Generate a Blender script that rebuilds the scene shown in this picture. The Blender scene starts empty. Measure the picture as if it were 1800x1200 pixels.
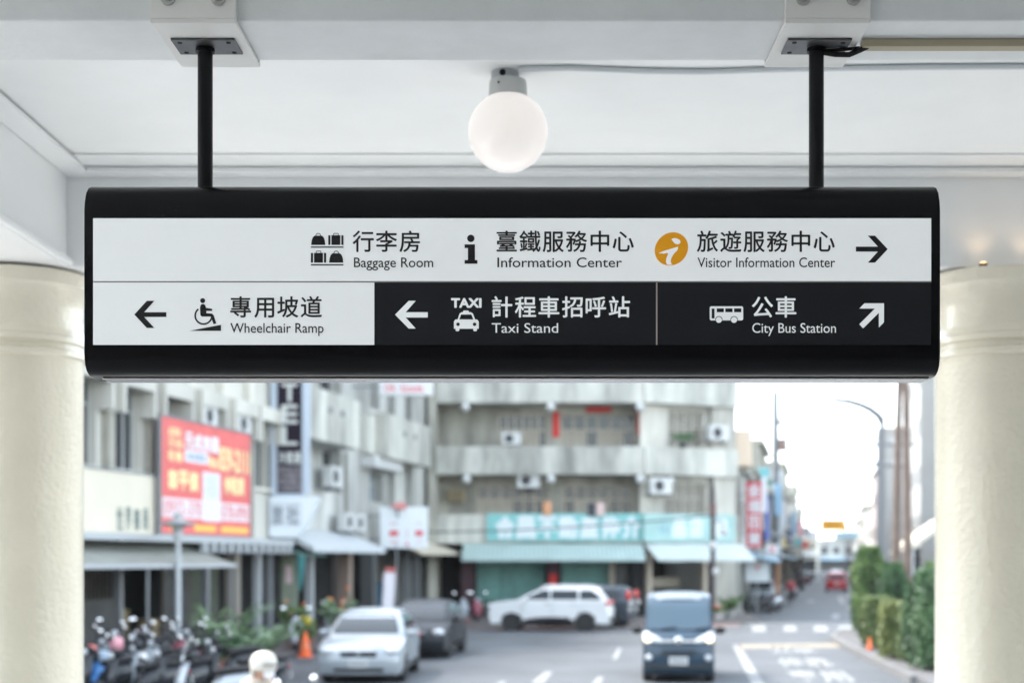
import bpy, bmesh, math, random
from mathutils import Matrix, Vector
R = math.radians
SC = bpy.context.scene
COL = SC.collection

# ------------------------------------------------------------------ camera, world, sun, exposure
F, CX, CY, ST = 2500.0, 935.0, 985.0, -2.5      # focal in photo pixels, principal point, street level below the eye
cam = bpy.data.cameras.new('camera'); cam_o = bpy.data.objects.new('camera', cam); COL.objects.link(cam_o)
cam_o.rotation_euler = (R(90), 0, 0)
cam.lens = 50; cam.sensor_width = 36
cam.shift_x = (900 - CX) / 1800; cam.shift_y = (CY - 600) / 1800
cam.clip_start = 0.05; cam.clip_end = 3000
cam.dof.use_dof = True; cam.dof.focus_distance = 3.82; cam.dof.aperture_fstop = 2.5
SC.camera = cam_o
SUN_EL, SUN_AZ = 52, -62                         # azimuth measured from the view axis, negative towards the shop row
w = bpy.data.worlds.new("World"); SC.world = w; w.use_nodes = True
nt = w.node_tree; nt.nodes.clear()
sky = nt.nodes.new('ShaderNodeTexSky'); sky.sky_type = 'NISHITA'; sky.sun_disc = False
sky.sun_elevation = R(SUN_EL); sky.sun_rotation = R(SUN_AZ)
sky.dust_density = 0.9; sky.air_density = 0.9; sky.ozone_density = 1.0
bg = nt.nodes.new('ShaderNodeBackground'); bg.inputs[1].default_value = 0.15
wo = nt.nodes.new('ShaderNodeOutputWorld')
hs = nt.nodes.new('ShaderNodeHueSaturation'); hs.inputs['Saturation'].default_value = .45; hs.inputs['Hue'].default_value = .485
nt.links.new(sky.outputs[0], hs.inputs['Color']); nt.links.new(hs.outputs[0], bg.inputs[0]); nt.links.new(bg.outputs[0], wo.inputs[0])
sun = bpy.data.lights.new('sun', 'SUN'); sun.energy = 1.2; sun.angle = R(12); sun.color = (1, .95, .88)
sun_o = bpy.data.objects.new('sun', sun); COL.objects.link(sun_o)
sd = Vector((math.sin(R(SUN_AZ)) * math.cos(R(SUN_EL)), math.cos(R(SUN_AZ)) * math.cos(R(SUN_EL)), math.sin(R(SUN_EL))))
sun_o.rotation_euler = (-sd).to_track_quat('-Z', 'Y').to_euler(); sun_o.location = sd * 60
SC.view_settings.view_transform = 'Standard'; SC.view_settings.look = 'None'
SC.view_settings.exposure = 2.72; SC.view_settings.gamma = 1
SC.cycles.use_denoising = True
SC.cycles.max_bounces = 10; SC.cycles.diffuse_bounces = 6
SC.cycles.sample_clamp_indirect = 8

# ------------------------------------------------------------------ helpers
def P(px, py, d):
    return Vector(((px - CX) / F * d, d, (CY - py) / F * d))

_m = {}
def M(name, col, rough=.6, metal=0, noise=0, ns=4, bump=0, bs=30, emit=0, ecol=None, spec=.5, coat=0, streak=False, c2=None, wave=None):
    if name in _m: return _m[name]
    m = bpy.data.materials.new(name); m.use_nodes = True; t = m.node_tree; b = t.nodes['Principled BSDF']
    b.inputs['Roughness'].default_value = rough; b.inputs['Metallic'].default_value = metal
    b.inputs['Specular IOR Level'].default_value = spec; b.inputs['Coat Weight'].default_value = coat
    c = (*col, 1); b.inputs['Base Color'].default_value = c
    tc = None
    if noise or bump or wave:
        tc = t.nodes.new('ShaderNodeTexCoord')
    if noise:
        mp = t.nodes.new('ShaderNodeMapping'); mp.inputs['Scale'].default_value = (1, 1, .22) if streak else (1, 1, 1)
        n = t.nodes.new('ShaderNodeTexNoise'); n.inputs['Scale'].default_value = ns; n.inputs['Detail'].default_value = 7; n.inputs['Roughness'].default_value = .62
        r = t.nodes.new('ShaderNodeValToRGB'); r.color_ramp.elements[0].position = .32; r.color_ramp.elements[1].position = .68
        lo = c2 if c2 else tuple(x * (1 - noise) for x in col)
        r.color_ramp.elements[0].color = (*lo, 1); r.color_ramp.elements[1].color = (*[min(1, x * (1 + noise * .35)) for x in col], 1)
        t.links.new(tc.outputs['Object'], mp.inputs[0]); t.links.new(mp.outputs[0], n.inputs['Vector']); t.links.new(n.outputs[0], r.inputs[0])
        t.links.new(r.outputs[0], b.inputs['Base Color'])
    if bump:
        n2 = t.nodes.new('ShaderNodeTexNoise'); n2.inputs['Scale'].default_value = bs; n2.inputs['Detail'].default_value = 4
        bp = t.nodes.new('ShaderNodeBump'); bp.inputs['Strength'].default_value = bump; bp.inputs['Distance'].default_value = .02
        t.links.new(tc.outputs['Object'], n2.inputs['Vector']); t.links.new(n2.outputs[0], bp.inputs['Height']); t.links.new(bp.outputs[0], b.inputs['Normal'])
    if wave:
        wv = t.nodes.new('ShaderNodeTexWave'); wv.bands_direction = wave[0]; wv.inputs['Scale'].default_value = wave[1]
        bp = t.nodes.new('ShaderNodeBump'); bp.inputs['Strength'].default_value = .7; bp.inputs['Distance'].default_value = .03
        t.links.new(tc.outputs['Object'], wv.inputs['Vector']); t.links.new(wv.outputs['Fac'], bp.inputs['Height']); t.links.new(bp.outputs[0], b.inputs['Normal'])
    if emit:
        b.inputs['Emission Color'].default_value = (*(ecol or col), 1); b.inputs['Emission Strength'].default_value = emit
    _m[name] = m
    return m

_tx = {}
def text_geom(s, weight=0.0):
    k = (s, weight)
    if k not in _tx:
        c = bpy.data.curves.new('lettering', 'FONT'); c.body = s; c.offset = weight; c.resolution_u = 4
        o = bpy.data.objects.new('lettering', c); COL.objects.link(o); bpy.context.view_layer.update()
        m = bpy.data.meshes.new_from_object(o.evaluated_get(bpy.context.evaluated_depsgraph_get()))
        vs = [(v.co.x, v.co.y) for v in m.vertices]; fs = [tuple(p.vertices) for p in m.polygons]
        bpy.data.objects.remove(o); bpy.data.meshes.remove(m); bpy.data.curves.remove(c)
        _tx[k] = (vs, fs)
    return _tx[k]

class MB:
    def __init__(s): s.v = []; s.f = []; s.T = None
    def add(s, vs, fs):
        b = len(s.v)
        s.v += [tuple(s.T @ Vector(v)) if s.T is not None else tuple(v) for v in vs]
        s.f += [tuple(i + b for i in f) for f in fs]; return s
    def box(s, x0, x1, y0, y1, z0, z1):
        return s.add([(x, y, z) for x in (x0, x1) for y in (y0, y1) for z in (z0, z1)],
                     [(0, 1, 3, 2), (4, 6, 7, 5), (0, 4, 5, 1), (2, 3, 7, 6), (0, 2, 6, 4), (1, 5, 7, 3)])
    def hexa(s, p):                                # eight corners, bottom four then top four
        return s.add(p, [(0, 3, 2, 1), (4, 5, 6, 7), (0, 1, 5, 4), (1, 2, 6, 5), (2, 3, 7, 6), (3, 0, 4, 7)])
    def quad(s, *p): return s.add(p, [tuple(range(len(p)))])
    def loft(s, rings, cap=True, close=True):
        n = len(rings[0]); vs = [v for r in rings for v in r]; fs = []
        for i in range(len(rings) - 1):
            for j in range(n if close else n - 1):
                a = i * n + j; b = i * n + (j + 1) % n
                fs.append((a, b, b + n, a + n))
        if cap: fs += [tuple(range(n - 1, -1, -1)), tuple(range((len(rings) - 1) * n, len(rings) * n))]
        return s.add(vs, fs)
    def tube(s, pts, r, n=8, cap=True):
        pts = [Vector(p) for p in pts]; rr = r if isinstance(r, (list, tuple)) else [r] * len(pts); rings = []
        up = None
        for i, p in enumerate(pts):
            d = (pts[min(i + 1, len(pts) - 1)] - pts[max(i - 1, 0)]).normalized()
            if up is None: up = Vector((0, 0, 1)) if abs(d.z) < .9 else Vector((1, 0, 0))
            a = d.cross(up).normalized(); up = a.cross(d).normalized()
            rings.append([tuple(p + (a * math.cos(t) + up * math.sin(t)) * rr[i]) for t in [2 * math.pi * k / n for k in range(n)]])
        return s.loft(rings, cap)
    def lathe(s, prof, c=(0, 0, 0), n=24, axis='z', cap=True):
        rings = []
        for r, h in prof:
            ring = []
            for k in range(n):
                a = 2 * math.pi * k / n; x, y = r * math.cos(a), r * math.sin(a)
                v = (x, y, h) if axis == 'z' else ((h, x, y) if axis == 'x' else (x, h, y))
                ring.append((v[0] + c[0], v[1] + c[1], v[2] + c[2]))
            rings.append(ring)
        return s.loft(rings, cap)
    def ell(s, c, rx, ry, rz, n=16, m=9):
        return s.loft([[(c[0] + rx * math.sin(p) * math.cos(a), c[1] + ry * math.sin(p) * math.sin(a), c[2] + rz * math.cos(p))
                        for a in [2 * math.pi * k / n for k in range(n)]] for p in [math.pi * (.02 + .96 * i / (m - 1)) for i in range(m)]])
    def prism(s, poly, y0, y1):                    # polygon in x,z pushed along y
        n = len(poly)
        return s.add([(x, y0, z) for x, z in poly] + [(x, y1, z) for x, z in poly],
                     [tuple(range(n)), tuple(range(2 * n - 1, n - 1, -1))] + [(i, i + n, (i + 1) % n + n, (i + 1) % n) for i in range(n)])
    def flat(s, poly, y): return s.add([(x, y, z) for x, z in poly], [tuple(range(len(poly)))])
    def text(s, t, x0, x1, z0, z1, y, weight=0.0, cap=False):
        vs, fs = text_geom(t, 0.0)                 # heavier lettering is laid twice over with a hair of shift
        if not vs: return s
        a0, a1 = min(v[0] for v in vs), max(v[0] for v in vs); b0, b1 = min(v[1] for v in vs), max(v[1] for v in vs)
        if cap: b0, b1 = 0, .69                    # z0..z1 is baseline to cap height
        kx, kz = (x1 - x0) / (a1 - a0), (z1 - z0) / (b1 - b0); wk = abs(weight)
        offs = [(0, 0)] if weight < .002 else [(-wk, 0), (wk, 0), (0, -wk), (0, wk)] + ([(-wk * .7, -wk * .7), (wk * .7, wk * .7), (-wk * .7, wk * .7), (wk * .7, -wk * .7)] if weight > .03 else [])
        for i, (dx, dz) in enumerate(offs):
            s.add([(x0 + (v[0] - a0 + dx) * kx, y - i * .00004, z0 + (v[1] - b0 + dz) * kz) for v in vs], fs)
        return s
    def obj(s, name, mat, parent=None, smooth=None, bevel=0, fix=True, segs=2):
        me = bpy.data.meshes.new(name)
        me.from_pydata(s.v, [], s.f); me.validate()
        if fix or bevel:
            bm = bmesh.new(); bm.from_mesh(me)
            if fix: bmesh.ops.recalc_face_normals(bm, faces=bm.faces)
            if bevel:
                es = [e for e in bm.edges if len(e.link_faces) == 2 and e.calc_face_angle(0) > .5]
                bmesh.ops.bevel(bm, geom=es, offset=bevel, segments=segs, affect='EDGES', profile=.5, clamp_overlap=True)
            bm.to_mesh(me); bm.free()
        if smooth:
            for p in me.polygons: p.use_smooth = True
            me.set_sharp_from_angle(angle=R(smooth))
        o = bpy.data.objects.new(name, me); COL.objects.link(o); me.materials.append(mat)
        if parent: o.parent = parent
        return o

def tag(o, label, cat, group=None):
    o['label'] = label; o['category'] = cat
    if group: o['group'] = group
    return o
def thing(name, label, cat, loc=(0, 0, 0), rotz=0, group=None):
    o = bpy.data.objects.new(name, None); COL.objects.link(o); o.location = loc; o.rotation_euler = (0, 0, rotz)
    o.empty_display_size = .2
    return tag(o, label, cat, group)
def struct(o, kind='structure'): o['kind'] = kind; return o
def dup(root, loc, rotz, label):
    r = root.copy(); COL.objects.link(r); r.location = loc; r.rotation_euler = (0, 0, rotz); r['label'] = label
    for ch in root.children:
        c = ch.copy(); COL.objects.link(c); c.parent = r
        for g in ch.children:
            d = g.copy(); COL.objects.link(d); d.parent = c
    return r

# shared materials
WHITE = M('white_gloss_paint', (.85, .86, .858), .42, noise=.03, ns=3, bump=.06, bs=14)
BEAMW = M('white_beam_paint', (.78, .80, .80), .45, noise=.09, ns=3, bump=.14, bs=24)
CREAM = M('cream_column_paint', (.79, .735, .60), .17, noise=.06, ns=3, bump=.32, bs=34, coat=.5)
BRK = M('bracket_white', (.78, .77, .74), .4, noise=.04, ns=8)
STEEL = M('flange_steel', (.12, .125, .13), .35, .6, noise=.25, ns=20)
BLACK = M('black_satin_metal', (.004, .004, .006), .27, noise=.4, ns=14, spec=.22, bump=.02, bs=60)
ALU = M('brushed_aluminium', (.62, .60, .58), .25, 1)
ASPH = M('asphalt', (.088, .096, .104), .75, noise=.34, ns=.45, bump=.3, bs=40)
PAVE = M('reddish_paving', (.115, .10, .095), .8, noise=.3, ns=1.4)
CONC = M('weathered_concrete', (.44, .43, .37), .85, noise=.6, ns=.8, streak=True)
PALEC = M('pale_concrete', (.48, .465, .41), .85, noise=.5, ns=.7, streak=True)
BLUEC = M('bluish_render', (.45, .455, .425), .85, noise=.55, ns=.6, streak=True)
PARA = M('painted_parapet', (.50, .50, .45), .85, noise=.6, ns=.9, streak=True)
GLASS = M('window_glass', (.03, .036, .04), .06, spec=.4)
DARK = M('shaded_interior', (.015, .016, .018), .95, noise=.4, ns=3)  # near-black colour puts the shade of deep rooms into walls and fronts
FRAME = M('window_frame_beige', (.42, .38, .31), .6)
GREYM = M('grey_metal', (.21, .22, .23), .45, .3)
PALEM = M('pale_metal', (.38, .40, .41), .45)
SHUT = M('grey_shutter', (.12, .122, .12), .55, .2, noise=.3, ns=3, wave=('Z', 5))
TEALS = M('teal_shutter', (.17, .37, .34), .6, noise=.25, ns=2, wave=('X', 3))
WHITEP = M('white_plastic', (.50, .51, .50), .45, noise=.06, ns=3)
TYRE = M('tyre_rubber', (.018, .018, .019), .8)
RIM = M('alloy_rim', (.45, .46, .47), .3, .8)
BLKP = M('black_plastic', (.016, .016, .018), .6, spec=.2)
CHROME = M('chrome', (.75, .75, .75), .12, 1)
REDL = M('red_lens', (.45, .015, .012), .2, coat=.5)
LAMPG = M('headlamp_lens', (.5, .52, .54), .12)
MARK = M('road_paint', (.27, .275, .27), .8, noise=.3, ns=5)
RED = M('red_paint', (.62, .035, .03), .5)
# ------------------------------------------------------------------ ground
g = MB(); g.quad((-900, -60, ST), (900, -60, ST), (900, 1500, ST), (-900, 1500, ST)); struct(g.obj('street', ASPH))
A0 = Vector((-10.4, 33.0, 0)); U = Vector((.1993, .9799, 0)).normalized(); N = Vector((U.y, -U.x, 0)); TH = math.atan2(U.y, U.x)
def FL(s, o, z): p = A0 + U * s + N * o; return (p.x, p.y, ST + z)
def sL(px, o=0):
    k = (px - CX) / F; return (k * (A0.y + o * N.y) - A0.x - o * N.x) / (U.x - k * U.y)
def zL(px, py, o=0): return (CY - py) / F * (A0.y + sL(px, o) * U.y + o * N.y) - ST
g = MB()
a, b = -14, 28.2
g.hexa([FL(a, 3.4, -.2), FL(b, 3.4, -.2), FL(b, -4, -.2), FL(a, -4, -.2), FL(a, 3.4, .12), FL(b, 3.4, .12), FL(b, -4, .12), FL(a, -4, .12)])
struct(g.obj('pavement', PAVE))
g = MB(); z = ST + .004
for s0, s1, o0, o1 in [(-14, 28, 3.45, 3.55)]:
    g.quad(FL(s0, o0, .004), FL(s1, o0, .004), FL(s1, o1, .004), FL(s0, o1, .004))
REDLINE = M('red_line_paint', (.30, .13, .075), .8, noise=.3, ns=3)
# red no-stopping line and orange paving before the corner building
g2 = MB(); g2.quad((-3.0, 52.6, z), (5.2, 53.4, z), (5.2, 54.2, z), (-3.0, 53.2, z)); g2.quad((5.2, 53.4, z), (8.4, 55.4, z), (8.4, 56.2, z), (5.2, 54.2, z))
struct(g2.obj('road_edge_line', REDLINE))
g3 = MB(); g3.hexa([(-4.6, 56.2, ST - .1), (5.0, 56.2, ST - .1), (5.0, 63, ST - .1), (-4.6, 63, ST - .1), (-4.6, 56.2, ST + .1), (5.0, 56.2, ST + .1), (5.0, 63, ST + .1), (-4.6, 63, ST + .1)])
g3.hexa([(5.0, 56.2, ST - .1), (9.4, 58.5, ST - .1), (9.9, 65, ST - .1), (5.0, 63, ST - .1), (5.0, 56.2, ST + .1), (9.4, 58.5, ST + .1), (9.9, 65, ST + .1), (5.0, 63, ST + .1)])
struct(g3.obj('pavement', M('corner_paving', (.15, .135, .125), .8, noise=.25, ns=2)))

def ground(px, py):
    d = ST * F / (CY - py); return ((px - CX) / F * d, d)
def mark(mb, *pp):
    mb.quad(*[(*ground(*p), z) for p in pp])
mk = MB()
for q in [((1076, 1158), (1084, 1158), (1093, 1138), (1086, 1138)), ((933, 1200), (955, 1200), (972, 1180), (958, 1180)), ((1040, 1202), (1054, 1202), (1062, 1189), (1051, 1189)),
          ((870, 1203), (884, 1203), (892, 1197), (880, 1197)), ((1288, 1133), (1300, 1133), (1352, 1215), (1328, 1215)),
          ((1322, 1109), (1346, 1109), (1345, 1099), (1323, 1099)), ((1377, 1109), (1401, 1109), (1399, 1099), (1378, 1099)), ((1431, 1109), (1456, 1109), (1453, 1099), (1431, 1099)),
          ((1476, 1110), (1516, 1110), (1512, 1099), (1474, 1099)), ((1300, 1098), (1515, 1094), (1515, 1092), (1300, 1096)),
          ((1418, 1057), (1432, 1057), (1431, 1054), (1419, 1054)), ((1432, 1020), (1442, 1020), (1437, 1012), (1431, 1012)), ((1478, 1060), (1486, 1060), (1478, 1048), (1472, 1048)),
          ((1497, 1082), (1506, 1082), (1494, 1064), (1489, 1064)), ((1462, 1086), (1476, 1086), (1474, 1079), (1463, 1079))]: mark(mk, *q)
struct(mk.obj('road_markings', MARK))
ym = MB(); mark(ym, (1299, 1139), (1478, 1137), (1476, 1130), (1297, 1132)); struct(ym.obj('road_stop_line', M('cream_road_paint', (.27, .235, .18), .8, noise=.2, ns=4)))
# two words stretched along the bay on the road
tm = MB()
def bay(u, v):
    d = 41.0 - v * 13.2
    return (6.7 - (40.5 - d) * .117 + u * 1.3, d, z)
def wordrow(word, v0, v1, u0, u1):
    vs, fs = text_geom(word, .02)
    a0, a1 = min(q[0] for q in vs), max(q[0] for q in vs); b0, b1 = min(q[1] for q in vs), max(q[1] for q in vs)
    tm.add([bay(u0 + (q[0] - a0) / (a1 - a0) * (u1 - u0), v0 + (1 - (q[1] - b0) / (b1 - b0)) * (v1 - v0)) for q in vs], fs)
for w_, v0 in (('公車', -.05), ('停靠', .33), ('專用', .65)): wordrow(w_, v0, v0 + .24, 0, 1)
struct(tm.obj('road_markings', MARK))
# planted island on the far side of the bay
kb = MB(); isl = [(10.6, 48.6), (9.5, 44.6), (8.85, 39), (8.25, 33), (7.85, 29), (7.5, 26), (20, 26), (34, 60), (22, 62), (13, 50.5)]
n = len(isl); kb.add([(x, y, ST - .1) for x, y in isl] + [(x, y, ST + .14) for x, y in isl], [tuple(range(n, 2 * n))] + [(i, (i + 1) % n, (i + 1) % n + n, i + n) for i in range(n)])
struct(kb.obj('pavement', M('island_paving', (.115, .112, .112), .85, noise=.25, ns=2)))
kr = MB()
for i in range(5):
    (x0, y0), (x1, y1) = ([isl[-1]] + isl[:5])[i:i + 2]
    v = Vector((x1 - x0, y1 - y0, 0)).normalized(); q = Vector((-v.y, v.x, 0)) * -.14
    kr.hexa([(x0, y0, ST - .1), (x1, y1, ST - .1), (x1 + q.x, y1 + q.y, ST - .1), (x0 + q.x, y0 + q.y, ST - .1), (x0, y0, ST + .165), (x1, y1, ST + .165), (x1 + q.x, y1 + q.y, ST + .165), (x0 + q.x, y0 + q.y, ST + .165)])
struct(kr.obj('kerb', M('kerb_stone', (.17, .17, .168), .8, noise=.2, ns=4)))

# ------------------------------------------------------------------ station portico
fl = MB(); fl.box(-7.5, 14, -3.6, 8.4, -2.6, -1.6)
for i in range(5): fl.box(-7.5, 14, 8.4 + i * .32, 8.72 + i * .32, -2.6, -1.6 - .18 * (i + 1))
struct(fl.obj('station_floor', M('station_paving', (.57, .56, .54), .5, noise=.15, ns=2)))
por = thing('station_portico', 'white painted station portico with recessed ceiling and heavy beams overhead', 'portico', (0, 3.9, -1.6))
def L(mb): mb.T = Matrix.Translation((0, -3.9, 1.6)); return mb
m = L(MB()); m.box(-7.5, 14, -3.6, 8.15, 1.90, 2.25); m.obj('ceiling', WHITE, por)
m = L(MB()); m.box(-7.4, 14, 3.76, 4.06, 1.426, 1.898); m.obj('cross_beam', BEAMW, por, bevel=.006)
m = L(MB()); m.box(-7.4, 14, 6.92, 7.38, 1.426, 1.898); m.obj('outer_beam', WHITE, por, bevel=.006)
for x in (-2.74, 6.7):
    m = L(MB()); m.box(x, x + .48, 4.062, 6.918, 1.428, 1.897); m.obj('side_beam', WHITE, por, bevel=.006)
m = L(MB()); m.box(-2.258, 6.69, 6.64, 6.918, 1.891, 1.899); m.box(-2.258, 6.69, 6.82, 6.917, 1.862, 1.887)
m.box(-2.257, -2.14, 4.07, 6.818, 1.863, 1.8865); m.obj('ceiling_moulding', WHITE, por, bevel=.012)
m = L(MB()); m.box(-2.256, -2.225, 4.07, 6.90, 1.429, 1.462); m.obj('beam_edging', WHITE, por, bevel=.008)
m = L(MB()); m.box(-7.5, 14, -3.95, -3.6, -1.6, 2.25); m.obj('wall', M('station_wall', (.22, .205, .18), .7, noise=.1, ns=1), por)

colprof = [(.345, -1.6), (.345, -1.45), (.325, -1.42), (.315, -1.38), (.303, -1.3), (.303, .985), (.306, .995), (.327, 1.003), (.327, 1.028), (.307, 1.036), (.306, 1.062), (.326, 1.07), (.326, 1.095), (.311, 1.104), (.306, 1.115),
           (.302, 1.14), (.302, 1.235), (.306, 1.262), (.314, 1.29), (.325, 1.315), (.333, 1.335), (.345, 1.345), (.345, 1.412)]
for lab, x in [('cream column whose capital stands at the wheelchair ramp end of the sign', -2.56), ('cream column with small warm uplights on its capital', 2.33),
               ]:
    c = thing('column', lab, 'column', (x, 7.12, -1.6), 0, 'cream portico columns')
    c['kind'] = 'thing'
    q = MB(); q.lathe([(r, h + 1.6) for r, h in colprof if h < 1.2], n=64); q.obj('shaft', CREAM, c, smooth=35)
    q = MB(); q.lathe([(r, h + 1.6) for r, h in colprof if h > 1.13], n=64); q.obj('capital', CREAM, c, smooth=35)
for i, (x, lab) in enumerate([(2.17, 'small warm uplight on the column capital nearer the hanging sign'), (2.40, 'small warm uplight on the column capital farther from the hanging sign')]):
    u = thing('uplight', lab, 'lamp', (x, 6.84, -.175), 0, 'uplights on the capital')
    u.location.z = 1.412
    q = MB(); q.lathe([(.012, 0), (.02, .003), (.021, .014), (.018, .017)], n=16); q.obj('housing', M('uplight_housing', (.12, .05, .03), .4), u, smooth=40)
    q = MB(); q.lathe([(.016, .0175), (.014, .02), (.004, .022)], n=16); q.obj('lens', M('uplight_lens', (1, .62, .25), .3, emit=1.2, ecol=(1, .62, .28)), u, smooth=60)
    l = bpy.data.lights.new('uplight_glow', 'SPOT'); l.energy = .06; l.color = (1, .66, .35); l.spot_size = R(120); l.spot_blend = .9; l.shadow_soft_size = .03
    lo = bpy.data.objects.new('uplight_glow', l); COL.objects.link(lo); lo.parent = u; lo.location = (0, 0, .05); lo.rotation_euler = (R(180 - 12), 0, 0)

# conduits and cable cover
cd = MB(); pts = [P(915, 138, 5.50)]
def onceil(px, d, z=1.888): return ((px - CX) / F * d, d, z)
pth = [onceil(912, 5.47), onceil(1000, 5.46), onceil(1130, 5.49), onceil(1230, 5.50), onceil(1400, 5.47), onceil(1600, 5.45), (2.1, 5.44, 1.888), (4, 5.43, 1.888)]
cd.tube(pth, .0105, 10); cd.tube([(p[0], p[1] + .019, p[2] + .006) for p in pth], .006, 8)
tag(cd.obj('ceiling_conduit', M('conduit_grey', (.62, .65, .67), .5), smooth=60), 'thin white electrical conduit running along the ceiling from the globe lamp', 'conduit')
cc = MB(); cc.box(.905, 6, 3.885, 3.925, 1.404, 1.4255)
tag(cc.obj('cable_cover', M('beige_trunking', (.42, .37, .26), .6), bevel=.003), 'beige cable cover along the beam underside beside the bus station hanger', 'cable cover')

# globe lamp
gl = thing('globe_lamp', 'round white glass globe lamp on the ceiling above the sign', 'lamp', (-.093, 5.54, 1.9))
q = MB(); q.ell((0, 0, -.233), .155, .155, .153, 40, 24); q.obj('globe', M('opal_glass', (.48, .455, .44), .3, emit=.09, ecol=(1, .95, .91), coat=.3), gl, smooth=80)
q = MB(); q.lathe([(.071, -.035), (.073, -.045), (.075, -.08), (.076, -.1), (.06, -.104)], n=32); q.obj('holder', WHITEP, gl, smooth=30)
q = MB(); q.lathe([(.052, 0), (.054, -.002), (.054, -.034), (.05, -.036)], c=(-.012, 0, 0), n=32); jb = q.obj('junction_box', PALEM, gl, smooth=30)
q = MB(); q.lathe([(.0125, -.056), (.0125, -.052)], c=(-.02, 0, -.018), n=16, axis='y'); q.obj('knockout_hole', BLKP, jb)
q = MB(); q.lathe([(.004, -.076), (.004, -.07)], c=(-.035, .0, -.062), n=10, axis='y'); q.obj('screw', BLKP, gl)
# ------------------------------------------------------------------ hanging sign
D0 = 3.78
def sx(px, d=D0): return (px - CX) / F * d
def sz(py, d=D0): return (CY - py) / F * d
sg = thing('hanging_sign', 'long black hanging station sign with white and dark lettered panels', 'sign', (0, 3.91, .48))
SGT = Matrix.Translation((0, -3.91, -.48))
def S(): q = MB(); q.T = SGT; return q
prof = [(D0, .552), (D0, .932), (3.784, .955), (3.795, .98), (3.815, .9985), (3.84, 1.0085), (3.862, 1.011), (3.88, 1.0115)]
prof += [(7.76 - y, zz) for y, zz in prof[-2::-1]]
low = [(3.782, .535), (3.788, .518), (3.80, .5055), (3.818, .4975), (3.835, .495)]
prof = low[::-1] + prof + [(7.76 - y, zz) for y, zz in low]
X0, X1 = sx(148), sx(1652.5)
q = S(); q.loft([[(x, y, zz) for y, zz in prof] for x in (X0 + .004, X0 + .007, X1 - .007, X1 - .004)]);
hs = q.obj('housing', BLACK, sg, smooth=25)
for xa, xb in ((X0, X0 + .0038), (X1 - .0038, X1)):
    q = S(); ce = (3.88, .76)
    q.loft([[(x, ce[0] + (y - ce[0]) * k, ce[1] + (zz - ce[1]) * k) for y, zz in prof] for x, k in ((xa, .994), (xa + .001, 1.0), (xb - .0005, 1.0), (xb, .998))]); q.obj('end_cap', BLACK, sg, smooth=25)
q = S(); q.box(X0 + .03, X1 - .012, 3.840, 3.920, .4895, .4948); q.obj('bottom_trim', ALU, sg, bevel=.002)
BACKLIT = M('backlit_white_panel', (.62, .65, .66), .35, noise=.05, ns=2.5, emit=.058, ecol=(.95, .985, 1.0))
DARKP = M('dark_panel', (.010, .011, .015), .42, spec=.35)
INK = M('black_ink', (.006, .006, .009), .5)
LIT = M('backlit_white_ink', (.62, .65, .66), .4, emit=.058, ecol=(.95, .99, 1.0))
ORG = M('orange_ink', (.70, .31, .004), .5, emit=.04, ecol=(.75, .30, .003))
GRYL = M('divider_grey', (.25, .23, .22), .5)
yp = D0 - .002
def panel(name, xa, xb, ya, yb, mat):
    q = S(); q.box(sx(xa), sx(xb), yp, D0 + .01, sz(yb), sz(ya)); return q.obj(name, mat, sg)
up = panel('upper_panel', 164, 1636.5, 384, 494.3, BACKLIT)
lwh = panel('ramp_panel', 164, 658, 496.7, 606, BACKLIT)
ltx = panel('taxi_panel', 658.3, 1153, 496.7, 606, DARKP)
lbs = panel('bus_panel', 1155.5, 1636.5, 496.7, 606, DARKP)
dv = S(); dv.box(sx(164), sx(1636.5), yp - .0005, D0 + .01, sz(496.6), sz(494.4)); dv.obj('divider', GRYL, sg)
dv = S(); dv.box(sx(1153.1), sx(1155.4), yp - .0004, D0 + .01, sz(606), sz(496.8)); dv.obj('divider', M('divider_pale', (.55, .47, .42), .5), sg)
YT = yp - .0012
def T(s, xa, xb, ya, yb, mat, par, w, name, cap=False):
    q = S(); q.text(s, sx(xa), sx(xb), sz(yb), sz(ya), YT, w, cap); return q.obj(name, mat, par)
def poly(par, name, mat, *pls, y=YT):
    q = S()
    for k, pl in enumerate(pls): q.flat([(sx(a), sz(b)) for a, b in pl], y - .00003 * k)
    return q.obj(name, mat, par)
CJ, EN = .013, .006
def cjk(s, xa, xb, ya, yb, mat, par):
    nn = len(s); q = S(); pit = (xb - xa + 5.5) / nn
    for i, ch in enumerate(s):
        vs, _ = text_geom(ch, CJ); w0, w1 = min(v[0] for v in vs), max(v[0] for v in vs); h0, h1 = min(v[1] for v in vs), max(v[1] for v in vs)
        k = 36.5 / .95                           # pixels per em unit
        cxp = xa + pit * i + (pit - 5.5) / 2
        hw = min((w1 - w0) * k / 2, 18.2); zc = (ya + yb) / 2 - ((h0 + h1) / 2 - .385) * k; hh = min((h1 - h0) * k / 2, 18.5)
        q.text(ch, sx(cxp - hw), sx(cxp + hw), sz(zc + hh), sz(zc - hh), YT, CJ)
    q.obj('chinese_lettering', mat, par)
cjk('行李房', 621, 738, 407, 442, INK, up); T('Baggage Room', 622.5, 761.5, 453, 470, INK, up, EN, 'english_lettering', True)
cjk('臺鐵服務中心', 873, 1113, 407, 442, INK, up); T('Information Center', 874.5, 1093, 453, 470, INK, up, EN, 'english_lettering', True)
cjk('旅遊服務中心', 1225.5, 1466, 407, 442, INK, up); T('Visitor Information Center', 1226, 1467.5, 453, 470, INK, up, EN, 'english_lettering', True)
cjk('專用坡道', 405.5, 565.5, 522, 557, INK, lwh); T('Wheelchair Ramp', 405.5, 569, 568, 585, INK, lwh, EN, 'english_lettering', True)
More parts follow.
